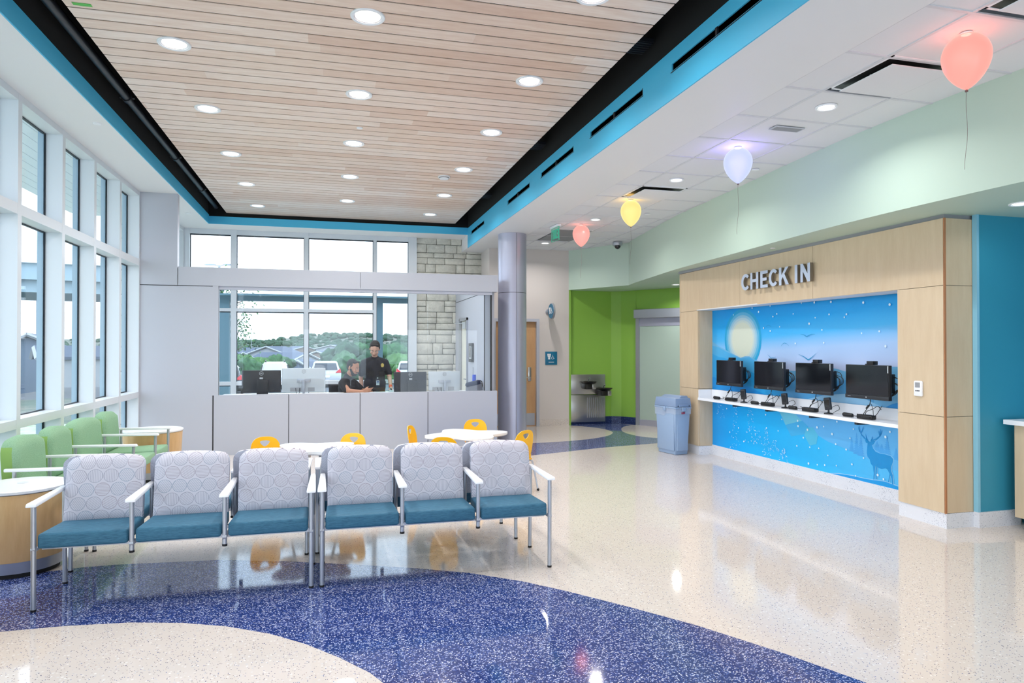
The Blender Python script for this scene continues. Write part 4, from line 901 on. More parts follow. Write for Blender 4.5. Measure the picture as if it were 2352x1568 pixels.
def bench(lb, xs_, loc, rz, grp, pats, backm, seatm, gauge=.25, backz=.855, arm_len=(-.30, .235), cat='bench', green=False, yback=(.135, .205), sd=.17):
    t_ = thing('waiting_bench', lb, cat, loc, rz, grp)
    n = len(xs_)-1
    for k in range(n):
        a, e = xs_[k], xs_[k+1]; g_ = .045 if green else .028
        q = MB(); W = e-a
        q.hexa([(a+g_-.008, -.265, .372), (e-g_+.008, -.265, .372), (e-g_, sd, .36), (a+g_, sd, .36), (a+g_-.008, -.262, .462), (e-g_+.008, -.262, .462), (e-g_, sd, .448), (a+g_, sd, .448)], 0, .018, 3)
        q.build('seat', seatm, t_, 50)
        back_cushion(a+g_+.004, e-g_-.004, .435, backz, yback[0], yback[1], .075 if not green else .12, rad=.055 if not green else .09, arc=.014 if not green else .03).build('backrest', backm, t_, 55)
    for k, x in enumerate(xs_):
        endp = k in (0, n)
        xx = x
        q = MB(); w0, w1 = .024, .030
        P = [(-w1*.8, arm_len[0]), (w1*.8, arm_len[0]), (w1, arm_len[0]+.05), (w0, 0.05), (w0*.75, arm_len[1]), (-w0*.75, arm_len[1]), (-w0, .05), (-w1, arm_len[0]+.05)]
        q.hexa([(xx-w1, arm_len[0], .628), (xx+w1, arm_len[0], .628), (xx+w0*.8, arm_len[1], .634), (xx-w0*.8, arm_len[1], .634), (xx-w1*.93, arm_len[0]+.01, .650), (xx+w1*.93, arm_len[0]+.01, .650), (xx+w0*.7, arm_len[1], .658), (xx-w0*.7, arm_len[1], .658)], 0, .006, 2)
        q.build('armrest', 'arm_white', t_)
        q = MB(); q.tube([(xx, -.255, .63), (xx, -gauge, 0.012 if endp else .325)], .0145, 12)
        L1 = q.build('leg', 'alu', t_)
        q = MB(); q.tube([(xx, .235, .64), (xx, .235, .45), (xx, gauge, .012 if endp else .33)], .0145, 12); L2 = q.build('leg', 'alu', t_)
        for yy, LL in ((-gauge, L1), (gauge, L2)):
            z_ = 0 if endp else .313
            q = MB(); q.cyl((xx, yy, z_), (xx, yy, z_+.014), .0155, .0155, 12); q.build('foot', 'rubber', LL)
        q = MB(); q.tube([(xx, -.255, .36), (xx, .235, .36)], .010, 8); q.tube([(xx-.012, -.25, .37), (xx+.012, -.25, .37)], .018, 10); q.build('side_rail', 'alu', t_)
    q = MB(); q.box(xs_[0], xs_[-1], -.13, -.10, .335, .36); q.box(xs_[0], xs_[-1], .10, .13, .335, .36); q.build('seat_rail', 'alu', t_)
    return t_
P3 = [-.792, -.266, .265, .792]
P4 = [-.785, -.262, .262, .785]
bk = ['circle_fabric', 'circle_fabric_side']
b1 = bench('three seat bench with circle patterned backs and teal seats, front left, beside the round table', P3, (-.913, 4.90, 0), 0, 'teal waiting benches', None, bk, 'teal_fabric')
b2 = bench('three seat bench with circle patterned backs and teal seats, front right', P4, (.7315, 4.90, 0), 0, 'teal waiting benches', None, bk, 'teal_fabric')
bench('three seat bench facing away, back to back with the front left bench', P3, (-.965, 5.655, 0), pi, 'teal waiting benches', None, bk, 'teal_fabric', backz=.848, yback=(.42, .475), sd=.45)
bench('three seat bench facing away, back to back with the front right bench', P4, (.688, 5.655, 0), pi, 'teal waiting benches', None, bk, 'teal_fabric', backz=.848, yback=(.42, .475), sd=.45)
# green row along the windows: local -y faces +X in the room  (rz = +90deg: local x -> +Y)
bench('green upholstered four seat bench with white arms along the windows', [-1.35, -.68, -.08, .76, 1.35], (-2.07, 7.28, 0), R_(90), None, None, ['green_fabric', 'green_fabric_side'], 'green_fabric', green=True, backz=.87, arm_len=(-.29, .30), yback=(.29, .315), sd=.30)

# drum tables
def drum(lb, loc, R1, R0, H):
    t_ = thing('drum_table', lb, 'side table', loc, 0, 'round wood drum tables')
    q = MB(); q.lathe([(R0*.99, .115), (R0*1.0, .12), (R1*.975, H-.03)], seg=64, cap=False); q.build('drum', 'drum_wood', t_)
    q = MB(); q.lathe([(R0*.90, .035), (R0*.93, .035), (R0*.985, .118)], seg=64); q.build('base', 'alu', t_)
    q = MB(); q.lathe([(R0*.85, .0), (R0*.85, .036)], seg=48); q.build('plinth', 'rubber', t_)
    q = MB(); q.lathe([(R1-.012, H-.03), (R1, H-.022), (R1+.002, H-.006), (R1-.006, H)], seg=72); q.build('tabletop', 'laminate_white', t_)
    return t_
a_ = drum('round maple drum table with white top beside the front left bench', (-2.135, 5.585, 0), .30, .285, .60)
q = MB(); q.lathe([(.001, .6045), (.028, .6045), (.034, .601)], (.0, .05, 0), 24, cap=False); q.build('grommet', 'white_frame', a_)
drum('round maple drum table with white top at the far end of the green seats', (-2.06, 9.0, 0), .33, .30, .595)
drum('round maple drum table cut off by the left edge of the photo', (-2.28, 4.32, 0), .295, .28, .60)

# cloud tables
def cloud(lb, loc, R, rz, n=4):
    t_ = thing('activity_table', lb, 'table', loc, rz, 'white wavy activity tables')
    P = [((R*(.82+.18*cos(n*a)))*cos(a), (R*(.82+.18*cos(n*a)))*sin(a)) for a in [2*pi*k/96 for k in range(96)]]
    q = MB(); q.prism(P, xyf, .568, .592); q.build('tabletop', 'laminate_white', t_, 30)
    q = MB(); q.prism([(x*.97, y*.97) for x, y in P], xyf, .558, .569); q.build('edge', 'grey_panel', t_, 30)
    for k in range(4):
        a = pi/4+k*pi/2+.4; q = MB(); q.tube([(.16*cos(a), .16*sin(a), .56), (.30*cos(a), .30*sin(a), .02)], .014, 10); q.cap((.30*cos(a), .30*sin(a), .02), (.30*cos(a), .30*sin(a), .021), .018, .018); q.build('leg', 'alu', t_)
    return t_
cloud('white wavy edged activity table behind the front left bench', (-.15, 6.95, 0), .46, R_(40))
cloud('white wavy edged activity table in front of the booth, right side', (1.50, 7.62, 0), .50, R_(12))
# yellow chairs
YS = Matrix.Diagonal((.77, .92, .90, 1))
def yellow_chair():
    t_ = thing('school_chair', '-', 'chair', (0, 0, 0), 0, 'yellow plastic chairs around the wavy tables')
    q = MB(M=YS); N = 48
    def outer(a):                                           # back outline (x, z) around centre
        ca, sa = cos(a), sin(a); n_ = 2.8 if sa > 0 else 5; W = .19*(1-.10*max(0, -sa)); H = .175
        r = (abs(ca/W)**n_+abs(sa/H)**n_)**(-1/n_); return r*ca, r*sa+.0
    def inner(a):                                           # smile / heart shaped grip
        ca, sa = cos(a), sin(a); n_, h_ = (5, .016) if sa > 0 else (1.45, .050)
        r = (abs(ca/.062)**n_+abs(sa/h_)**n_)**(-1/n_); return r*ca, r*sa+.118
    def to3(x, z, d): return (x, .02+.55*x*x*-1.2+.16*(z+.175)*.9-.05*max(0, -z-.1)+d, .575+z)
    K = 5; rows_ = []
    for dd in (-.004, .004):
        rr = []
        for k in range(K+1):
            u = k/K; rr.append([q.vt(to3(*(inner(2*pi*i/N)[c_]*(1-u)+outer(2*pi*i/N)[c_]*u for c_ in (0, 1)), dd)) for i in range(N)])
        rows_.append(rr)
    for k in range(K):
        for i in range(N):
            j = (i+1) % N
            q.f([rows_[0][k][i], rows_[0][k][j], rows_[0][k+1][j], rows_[0][k+1][i]]); q.f([rows_[1][k][i], rows_[1][k+1][i], rows_[1][k+1][j], rows_[1][k][j]])
    for i in range(N):
        j = (i+1) % N; q.f([rows_[0][0][i], rows_[1][0][i], rows_[1][0][j], rows_[0][0][j]]); q.f([rows_[0][K][i], rows_[0][K][j], rows_[1][K][j], rows_[1][K][i]])
    q.build('backrest', 'yellow_plastic', t_, 50)
    q = MB(M=YS); q.hexa([(-.18, -.36, .385), (.18, -.36, .385), (.17, .03, .375), (-.17, .03, .375), (-.18, -.36, .40), (.18, -.36, .40), (.17, .03, .395), (-.17, .03, .395)], None, .007, 2); q.hexa([(-.16, .0, .38), (.16, .0, .38), (.14, .03, .45), (-.14, .03, .45), (-.16, .02, .38), (.16, .02, .38), (.14, .042, .45), (-.14, .042, .45)], None, .004, 1); q.build('seat', 'yellow_plastic', t_, 50)
    for sx in (-1, 1):
        q = MB(M=YS); q.tube([(sx*.13, -.30, .375), (sx*.17, -.34, .36), (sx*.20, -.38, .015)], .011, 8); L1 = q.build('leg', 'alu', t_)
        q = MB(M=YS); q.tube([(sx*.13, -.02, .375), (sx*.17, .03, .36), (sx*.20, .10, .015)], .011, 8); L2 = q.build('leg', 'alu', t_)
        q = MB(M=YS); q.cap((sx*.20, -.38, .016), (sx*.20, -.375, .016), .016, .016, 10); q.build('foot', 'rubber', L1); q = MB(M=YS); q.cap((sx*.20, .10, .016), (sx*.20, .105, .016), .016, .016, 10); q.build('foot', 'rubber', L2)
    return t_
yc = yellow_chair(); first = True
for x, y, rz, lb in ((-.62, 7.20, 20, 'yellow chair at the left table, its back left of the table top'), (.21, 7.26, -28, 'yellow chair at the left table, behind its right end'),
                     (.93, 7.84, 66, 'yellow chair seen edge on left of the right table'), (1.11, 6.82, 160, 'yellow chair half hidden behind the bench in front of the right table'),
                     (1.74, 8.30, -8, 'yellow chair behind the right table by the booth wall'), (2.02, 7.15, -148, 'yellow chair at the right end of the right table, nearest the column')):
    if first: yc.location = (x, y, 0); yc.rotation_euler = (0, 0, R_(rz)); yc['label'] = lb; first = False
    else: dup(yc, (x, y, 0), R_(rz), lb)

# ================================================================== BOOTH
def screen_back(lb, x0, x1, z0, z1, y, m_, rz=0, silver=False):
    W, H = (x1-x0)/2, z1-z0
    t_ = thing('computer_monitor', lb, 'monitor', ((x0+x1)/2, y, .84), rz, 'monitors on the booth desk')
    b0 = z0-.84
    q = MB(); q.box(-W, W, -.022, .022, b0, b0+H, bev=.006); cs_ = q.build('case', m_, t_)
    q = MB(); q.box(-W+.01, W-.01, .022, .024, b0+.01, b0+H-.01); q.build('screen', 'screen_glass', t_, 0)
    if silver:
        q = MB(); q.box(-.018, .018, -.075, -.035, .0, b0+H*.55, bev=.004); q.box(-.10, .10, -.05, -.02, b0+H*.42, b0+H*.56, bev=.004); q.build('stand', 'alu', t_)
        q = MB(); q.box(-.20, -.04, -.026, -.018, b0+.01, b0+.07); q.box(.06, .16, -.026, -.018, b0+.01, b0+.07); q.build('port_recess', 'grille_grey', t_, 0)
        q = MB(); q.tube([(-.12, -.03, b0+.06), (-.11, -.05, b0+.0), (-.09, -.04, .004)], .004, 6); q.tube([(-.06, -.03, b0+.06), (-.06, -.05, b0+.0), (-.08, -.04, .004)], .004, 6); q.build('cable', 'black_plastic', t_)
    else:
        q = MB(); q.box(-.06, .10, -.10, -.02, .0, b0+H*.58, bev=.004); q.box(-.12, .16, -.13, .06, .0, .012, bev=.003); q.build('stand', 'black_plastic', t_)
        q = MB(); q.box(-.025, .025, -.045, -.02, b0+H*.60, b0+H*.68, bev=.004); q.build('latch', 'silver_plastic', t_)
    q = MB(); zc = b0+H*.86; q.tube([(.028*cos(2*pi*k/24), -.0245, zc+.028*sin(2*pi*k/24)) for k in range(25)], .0025, 6)
    for xx, ch in ((-.017, 'E'), (-.003, 'E'), (.007, 'I'), (.014, 'I')):
        w_ = .009 if ch == 'E' else .002
        for pl in GL[ch]: q.prism(pl, lambda a, b_, d: (xx+a*w_, -.0235-d, zc-.006+.012*b_), 0, .002)
    q.build('logo', 'silver_plastic' if not silver else 'grille_grey', cs_)
    return t_
screen_back('black backed monitor at the left end of the booth desk', -1.30, -.74, .885, 1.225, 11.0, 'bezel')
screen_back('silver backed monitor in the booth, second from the left', -.725, -.08, .885, 1.253, 11.0, 'silver_plastic', silver=True)
screen_back('black backed monitor in the booth right of the guards', .975, 1.50, .86, 1.18, 11.02, 'bezel', R_(4))
screen_back('silver backed monitor at the right end of the booth desk', 1.535, 2.05, .86, 1.182, 11.04, 'silver_plastic', R_(5), silver=True)
t_ = thing('booth_desk', 'white desk running behind the booth glazing', 'desk', (0, 0, 0))
q = MB(); q.box(-1.62, 2.44, YD+.125, 11.5, .81, .84, bev=.004); q.build('desktop', 'laminate_white', t_, 0)
for x in (-1.6, -.2, 1.0, 2.38):
    q = MB(); q.box(x, x+.04, 10.85, 11.45, 0, .81); q.build('leg', 'alu', t_, 0)
t_ = thing('lunch_bag', 'grey striped bag with navy flap at the right end of the booth desk', 'bag', (2.28, 11.02, .84), R_(6))
q = MB(); q.hexa([(-.12, -.08, 0), (.14, -.08, 0), (.14, .08, 0), (-.12, .08, 0), (-.12, -.07, .11), (.12, -.07, .16), (.12, .07, .16), (-.12, .07, .11)], None, .02, 3); q.build('body', 'stripe_cloth', t_)
q = MB(); q.hexa([(-.15, -.09, .08), (.10, -.09, .13), (.12, .08, .14), (-.13, .08, .09), (-.13, -.07, .14), (.10, -.07, .20), (.11, .07, .20), (-.12, .07, .15)], None, .022, 3); q.build('flap', 'navy_cloth', t_)
q = MB(); q.tube([(.13, 0, .02), (.155, 0, .1), (.14, 0, .17), (.10, 0, .19)], .008, 8); q.build('strap', 'black_plastic', t_)
t_ = thing('blue_bottle', 'small bright blue bottle standing behind the lunch bag', 'bottle', (2.33, 11.22, .84))
q = MB(); q.lathe([(.030, 0), (.032, .01), (.032, .26), (.03, .275)], seg=20); q.build('body', 'bright_blue', t_)
q = MB(); q.lathe([(.006, .27), (.006, .40)], (-.02, 0, 0), 8); q.build('straw', 'pole_grey', t_)
t_ = thing('alarm_panel', 'black framed alarm panel on the side wall of the booth', 'panel', (2.455, 12.03, 1.48), R_(-90))
q = MB(); q.box(-.16, .16, -.03, 0, -.17, .17, bev=.003); q.build('frame', 'bezel', t_)
q = MB(); q.box(-.10, .10, -.033, -.029, -.11, .11); q.build('window', 'silver_plastic', t_, 0)
q = MB(); q.box(-.05, .05, -.036, -.032, -.09, .10); q.build('display', 'screen_glass', t_, 0)
# task chair under the seated guard
t_ = thing('office_chair', 'dark office chair under the seated guard, almost hidden', 'chair', (.30, 11.72, 0), R_(40))
q = MB(); q.box(-.24, .24, -.24, .24, .44, .51, bev=.03, seg=3); q.build('seat', 'uniform_dark', t_)
q = MB(); q.box(-.21, .21, .22, .28, .58, .95, bev=.025, seg=3); q.build('backrest', 'uniform_dark', t_)
q = MB(); q.cyl((0, 0, .06), (0, 0, .44), .03); q.tube([(0, .2, .46), (0, .3, .5), (0, .26, .62)], .02, 8)
for k in range(5): a = 2*pi*k/5; q.tube([(0, 0, .09), (.28*cos(a), .28*sin(a), .05)], .018, 8); q.ell((.28*cos(a), .28*sin(a), .028), (.028, .028, .028))
q.build('base', 'black_plastic', t_)

# people ---------------------------------------------------------------
def remesh(o, v=.006, sm=6):
    r = o.modifiers.new('remesh', 'REMESH'); r.mode = 'VOXEL'; r.voxel_size = v; r.use_smooth_shade = True
    s_ = o.modifiers.new('smooth', 'SMOOTH'); s_.iterations = sm; s_.factor = .5
def hand(q, w, pt, fing, spread, sc=1.0):
    """palm at wrist w, pointing to pt, fingers: list of bend amounts"""
    w = Vector(w); d = (Vector(pt)-w).normalized(); side = Vector(spread).normalized(); nrm = d.cross(side).normalized()
    palm = w+d*.085*sc
    for k in range(4):
        o_ = side*((k-1.5)*.021*sc); q.cap(w+d*.02*sc+o_*.6, palm+o_, .016*sc, .012*sc, 10)
        L = (.036, .042, .039, .030)[k]*sc; b_ = fing[k]; p0 = palm+o_; dd = d
        for j in range(3):
            dd = (dd*cos(b_)+nrm*sin(b_)).normalized(); p1 = p0+dd*L*(1, .75, .6)[j]; q.cap(p0, p1, (.0095, .0085, .0078)[j]*sc, (.0088, .008, .0068)[j]*sc, 8); p0 = p1
    t0 = w+d*.03*sc-side*.032*sc; t1 = t0+(d*.7-side*.55+nrm*.3).normalized()*.045*sc; t2 = t1+(d*.9-side*.1+nrm*.3).normalized()*.034*sc
    q.cap(w+d*.015*sc-side*.015*sc, t0, .016*sc, .013*sc, 8); q.cap(t0, t1, .012*sc, .010*sc, 8); q.cap(t1, t2, .010*sc, .008*sc, 8)
def head(q, c, rot):
    """face towards local -y"""
    Mx = Matrix.Translation(Vector(c)) @ rot.to_matrix().to_4x4() @ Matrix.Scale(1.10, 4); T = lambda p: Mx @ Vector(p)
    old = q.M; q.M = old @ Mx
    q.ell((0, .012, .035), (.076, .094, .088)); q.ell((0, -.018, -.03), (.062, .072, .082)); q.ell((0, -.045, -.082), (.034, .034, .026)); q.ell((0, -.066, .018), (.05, .022, .03))
    q.hexa([(-.010, -.078, .012), (.010, -.078, .012), (.008, -.07, .02), (-.008, -.07, .02), (-.006, -.088, .02), (.006, -.088, .02), (.006, -.08, .03), (-.006, -.08, .03)])
    q.cap((0, -.088, .015), (0, -.104, -.022), .009, .013, 8); q.ell((-.012, -.092, -.026), (.009, .011, .008)); q.ell((.012, -.092, -.026), (.009, .011, .008))
    q.cap((-.018, -.083, -.052), (.018, -.083, -.052), .007, .007, 8)
    for s_ in (-1, 1): q.ell((s_*.078, .01, -.005), (.010, .020, .032)); q.ell((s_*.045, -.062, -.02), (.022, .02, .024))
    q.M = old
def face_bits(t_, c, rot, lipm='lips', beard=None, brow=True):
    Mx = Matrix.Translation(Vector(c)) @ rot.to_matrix().to_4x4() @ Matrix.Scale(1.10, 4)
    q = MB(M=Mx)
    for s_ in (-1, 1): q.ell((s_*.030, -.084, .010), (.011, .006, .005), seg=12, rings=8)
    q.build('eyes', 'eye_white', t_)
    q = MB(M=Mx)
    for s_ in (-1, 1):
        q.ell((s_*.030, -.0885, .009), (.0048, .003, .0046), seg=10, rings=6); q.cap((s_*.014, -.089, .030), (s_*.046, -.080, .031), .0038, .003, 6)
    q.build('eyebrows', 'hair_black', t_)
    q = MB(M=Mx); q.cap((-.017, -.0885, -.051), (.017, -.0885, -.051), .0045, .0045, 8); q.cap((-.012, -.0885, -.057), (.012, -.0885, -.057), .005, .005, 8); q.build('mouth', lipm, t_)
def hairpiece(t_, c, rot, short=.004, hl=-.0):
    Mx = Matrix.Translation(Vector(c)) @ rot.to_matrix().to_4x4() @ Matrix.Scale(1.10, 4); q = MB(M=Mx)
    q.ell((0, .030, .046), (.080+short, .090+short, .088+short)); q.cap((-.045, -.03, .098), (.045, -.03, .098), .022, .022, 10)
    for s_ in (-1, 1): q.cap((s_*.072, -.012, .05), (s_*.074, .0, .005), .014, .009, 8)
    q.ell((0, .055, -.005), (.068, .05, .06)); o = q.build('hair', 'hair_black', t_); remesh(o, .005, 4); return o
# standing guard: behind the desk, looking down
g1 = thing('person', 'standing guard in dark uniform shirt with gold badge, looking down at the desk', 'person', (.735, 11.93, 0), R_(8)); g1.scale = (.96, 1.0, .965)
hr = Euler((R_(38), R_(4), R_(-14)), 'XYZ'); hc = (-.02, -.065, 1.60)
q = MB(); head(q, hc, hr)
q.cap((0, .03, 1.42), (-.01, -.03, 1.52), .058, .052)
for s_ in (-1, 1): q.cap((s_*.05, .02, 1.40), (s_*.165, .02, 1.375), .06, .055)
q.cap((0, .02, 1.28), (0, .02, 1.02), .13, .125); q.cap((-.06, .01, 1.27), (.06, .01, 1.27), .115, .115); q.cap((-.07, .02, .98), (.07, .02, .98), .115, .115); q.cap((-.07, .02, 1.12), (.07, .02, 1.12), .11, .11)
q.cap((.195, .02, 1.36), (.255, -.03, 1.10), .052, .042); q.cap((.255, -.03, 1.10), (.235, -.23, .91), .040, .028)
hand(q, (.235, -.23, .91), (.235, -.33, .852), (.15, .15, .15, .2), (1, 0, 0))
q.cap((-.195, .02, 1.36), (-.24, .05, 1.10), .052, .042); q.cap((-.24, .05, 1.10), (-.235, -.02, .86), .040, .028)
hand(q, (-.235, -.02, .86), (-.235, -.05, .76), (.2, .25, .25, .3), (0, 1, 0))
for s_ in (-1, 1):
    q.cap((s_*.09, .02, .92), (s_*.10, .01, .50), .085, .058); q.cap((s_*.10, .01, .50), (s_*.105, .04, .09), .055, .036); q.cap((s_*.105, .04, .07), (s_*.12, -.13, .045), .045, .038)
remesh(q.build('body', 'skin_light', g1), .0065, 5)
q = MB()
for s_ in (-1, 1):
    q.cap((s_*.03, .02, 1.395), (s_*.168, .02, 1.362), .082, .070); q.cap((s_*.19, .02, 1.355), (s_*.245, -.012, 1.175), .068, .062)
q.cap((-.065, .01, 1.27), (.065, .01, 1.27), .128, .128); q.cap((-.065, .02, 1.12), (.065, .02, 1.12), .122, .122); q.cap((-.075, .02, .99), (.075, .02, .99), .126, .126); q.cap((0, .03, 1.37), (0, .015, 1.445), .085, .072); q.cap((0, .012, 1.31), (0, .014, 1.0), .142, .142)
sh_ = q.build('shirt', 'uniform', g1); remesh(sh_, .008, 5)
q = MB(); q.cap((-.06, -.035, 1.44), (-.02, -.085, 1.40), .014, .010, 8); q.cap((.06, -.035, 1.44), (.03, -.085, 1.40), .014, .010, 8)
for s_ in (-1, 1): q.box(s_*.09-.05, s_*.09+.05, -.128, -.108, 1.20, 1.215, bev=.003); q.box(s_*.09-.045, s_*.09+.045, -.126, -.106, 1.11, 1.20, bev=.004)
q.build('pocket', 'uniform_dark', sh_)
q = MB()
for s_ in (-1, 1): q.cap((s_*.09, .02, .95), (s_*.10, .01, .50), .10, .08); q.cap((s_*.10, .01, .50), (s_*.105, .03, .10), .08, .07)
q.cap((-.07, .02, .93), (.07, .02, .93), .128, .128); remesh(q.build('trousers', 'uniform_dark', g1), .01, 4)
q = MB(); q.prism([(.03*sin(2*pi*k/10)*(1 if k % 2 == 0 else .88), .040*cos(2*pi*k/10)*(1 if k % 2 == 0 else .88)) for k in range(10)], lambda a, c_, d: (.105+a, -.124-d, 1.315+c_), 0, .010); q.ell((.105, -.135, 1.315), (.016, .004, .018), seg=12, rings=8); q.build('badge', 'badge_gold', sh_)
q = MB(); q.box(-.008, .048, -.145, -.140, .965, 1.045); ic_ = q.build('id_card', 'card_white', g1, 0)
q = MB(); q.box(-.002, .042, -.1475, -.145, 1.01, 1.035); q.box(-.002, .042, -.1475, -.145, .995, 1.0); q.tube([(.02, -.142, 1.045), (.02, -.14, 1.075)], .003, 6); q.build('id_print', 'card_ink', ic_, 0)
q = MB(); q.lathe([(.009, -.142), (.009, -.128)], (.02, 0, 1.09), 12, axis='Y'); q.build('button', 'card_white', sh_)
q = MB(); q.cap((.237, -.195, .944), (.236, -.205, .933), .034, .034, 14); q.build('watch_band', 'watch_band', g1)
hairpiece(g1, hc, hr); face_bits(g1, hc, hr)
# seated guard: turned to the right and looking down, forearms on the desk
g2 = thing('person', 'seated bearded guard in black shirt, turned right, pointing with one hand', 'person', (.30, 11.62, -.03), R_(58))
hr = Euler((R_(20), 0, R_(-6)), 'XYZ'); hc = (0, -.07, 1.265)
q = MB(); head(q, hc, hr)
q.cap((0, .05, 1.08), (0, -.02, 1.19), .056, .052)
for s_ in (-1, 1): q.cap((s_*.05, .04, 1.06), (s_*.16, .03, 1.02), .06, .055)
q.cap((-.06, .03, .93), (.06, .03, .93), .115, .115); q.cap((-.06, .07, .78), (.06, .07, .78), .11, .11); q.cap((-.08, .10, .60), (.08, .10, .60), .115, .115)
q.cap((.185, .02, 1.01), (.23, -.10, .88), .05, .042)
q.cap((-.185, .02, 1.01), (-.24, -.12, .90), .05, .042)
# the near arm (local -x is towards the glazing) reaches along the desk to the right
q.cap((-.24, -.12, .90), (-.20, -.36, .885), .038, .027); hand(q, (-.20, -.36, .885), (-.16, -.47, .91), (.05, .5, .7, .8), (0.1, .1, -1))
q.cap((.23, -.10, .88), (.12, -.28, .87), .038, .027); hand(q, (.12, -.28, .87), (.05, -.36, .862), (.2, .2, .2, .2), (1, -.2, 0))
for s_ in (-1, 1):
    q.cap((s_*.10, .10, .56), (s_*.13, -.32, .53), .08, .058); q.cap((s_*.13, -.32, .53), (s_*.13, -.28, .09), .055, .036); q.cap((s_*.13, -.28, .065), (s_*.14, -.44, .045), .042, .036)
remesh(q.build('body', 'skin_tan', g2), .0065, 5)
q = MB()
for s_ in (-1, 1): q.cap((s_*.03, .04, 1.06), (s_*.165, .03, 1.012), .082, .070); q.cap((s_*.185, .02, 1.0), (s_*.225, -.08, .905), .066, .058)
q.cap((-.06, .03, .93), (.06, .03, .93), .13, .13); q.cap((-.06, .07, .78), (.06, .07, .78), .125, .125); q.cap((-.08, .10, .62), (.08, .10, .62), .13, .13); q.cap((0, .05, 1.06), (0, .03, 1.125), .078, .070); q.cap((0, .03, .96), (0, .08, .65), .142, .142)
remesh(q.build('shirt', 'uniform_dark', g2), .008, 5)
q = MB()
for s_ in (-1, 1): q.cap((s_*.10, .10, .57), (s_*.13, -.32, .53), .095, .075); q.cap((s_*.13, -.32, .53), (s_*.13, -.28, .10), .075, .06)
q.cap((-.07, .10, .57), (.07, .10, .57), .12, .12); remesh(q.build('trousers', 'uniform_dark', g2), .01, 4)
q = MB(M=Matrix.Translation(Vector(hc)) @ hr.to_matrix().to_4x4() @ Matrix.Scale(1.10, 4)); q.ell((0, -.043, -.083), (.05, .045, .036))
for s_ in (-1, 1): q.cap((s_*.068, -.01, -.02), (s_*.045, -.05, -.075), .016, .022, 8)
q.cap((-.022, -.094, -.042), (.022, -.094, -.042), .006, .006, 8); remesh(q.build('beard', 'hair_black', g2), .004, 3)
hairpiece(g2, hc, hr, .0); face_bits(g2, hc, hr)
t_ = thing('desk_phone', 'white phone and papers on the booth desk beside the standing guard', 'phone', (.99, 11.35, .84))
q = MB(); q.box(-.05, .05, -.06, .06, 0, .035, bev=.006); q.build('base', 'card_white', t_); q = MB(); q.box(-.045, -.015, -.07, .07, .035, .06, bev=.008); q.build('handset', 'bezel', t_)
t_ = thing('acrylic_divider', 'small clear blue tinted acrylic sign holder on the booth desk', 'sign holder', (.84, 11.15, .84))
q = MB(); q.box(-.14, .14, -.002, .002, .0, .27); q.build('plate', 'acrylic', t_, 0)

# ================================================================== OUTDOORS
random.seed(21)
def gz(x, y):
    r = math.hypot(x, y)
    T = [(0, -.12), (17, -.12), (28, -.5), (41, -.95), (60, -2.2), (90, -4.5), (150, -7.5), (260, -7), (380, -1.5), (480, 4.6), (560, 7.2), (700, 8.5), (1200, 5)]
    for (a, za), (c_, zc_) in zip(T[:-1], T[1:]):
        if r <= c_:
            z = za+(zc_-za)*(r-a)/(c_-a); break
    else: z = 5
    if r > 100: z += (r/500)*(2.2*sin(x*.021+1)+1.6*sin(x*.047+y*.013)+1.0*sin(y*.05+x*.09))
    return z
q = MB(); rad = [14.3, 16, 19, 23, 28, 34, 41, 50, 60, 75, 90, 110, 135, 165, 200, 240, 280, 320, 360, 400, 440, 480, 520, 560, 620, 700, 850, 1100]
NA = 150; g_ = []
for r in rad:
    row = []
    for k in range(NA+1):
        a = R_(-75+135*k/NA); x, y = r*sin(a), r*cos(a); row.append(q.vt((x, y, gz(x, y))))
    g_.append(row)
for i in range(len(rad)-1):
    for k in range(NA): q.f([g_[i][k], g_[i][k+1], g_[i+1][k+1], g_[i+1][k]])
tag(q.build('valley_land', 'land', smooth=180), 'scrubby valley and low hills beyond the windows', 'land', kind='structure')
q = MB(); q.box(-30, -2.86, -6, 16, -.3, -.1); q.box(-30, 12, 13.95, 17, -.3, -.11); tag(q.build('lawn', 'grass', smooth=0), 'pale lawn and paving just outside the windows', 'ground', kind='structure')
q = MB(); q.box(-16, 24, 30, 48, -1.4, -.9); o = tag(q.build('parking_lot', 'asphalt', smooth=0), 'grey parking lot below the building', 'ground', kind='structure')
def tree(x, y, h, w_, leaf, lb, n=16, cr=.72, base=None, group='trees in the valley'):
    z0 = gz(x, y) if base is None else base
    t_ = thing('tree', lb, 'tree', (x, y, z0), 0, group)
    q = MB(); q.tube([(0, 0, -.3), (.02*h, 0, h*.3), (0, 0, h*.7)], [.03*h, .022*h, .01*h], 8); q.build('trunk', 'bark', t_)
    q = MB()
    for k in range(n):
        a = random.uniform(0, 2*pi); v_ = random.uniform(0, 1); rr = w_*.5*(1-cr*.9*v_**1.6)*random.uniform(.2, .75); s_ = w_*random.uniform(.15, .26)
        q.ell((rr*cos(a), rr*sin(a), h*(.28+.62*v_)), (s_, s_, s_*.85), seg=18, rings=12)
    o = q.build('crown', leaf, t_, 180)
    for v in o.data.vertices:
        p = v.co; f_ = 1+.13*sin(p.x*7/w_*2+p.z*5)+.10*sin(p.y*11/w_*2+p.z*9+1)+.08*sin((p.x+p.y)*23/w_*1.3); v.co = Vector((p.x*f_, p.y*f_, p.z+.05*w_*sin(p.x*9+p.y*7)))
    return t_
def at(px, D):                                    # world x,y of a bearing at distance D (metres along the view axis)
    a = R_(14.915); l_ = (px-1176)/1561.92*D; return (D*sin(a)+l_*cos(a), D*cos(a)-l_*sin(a))
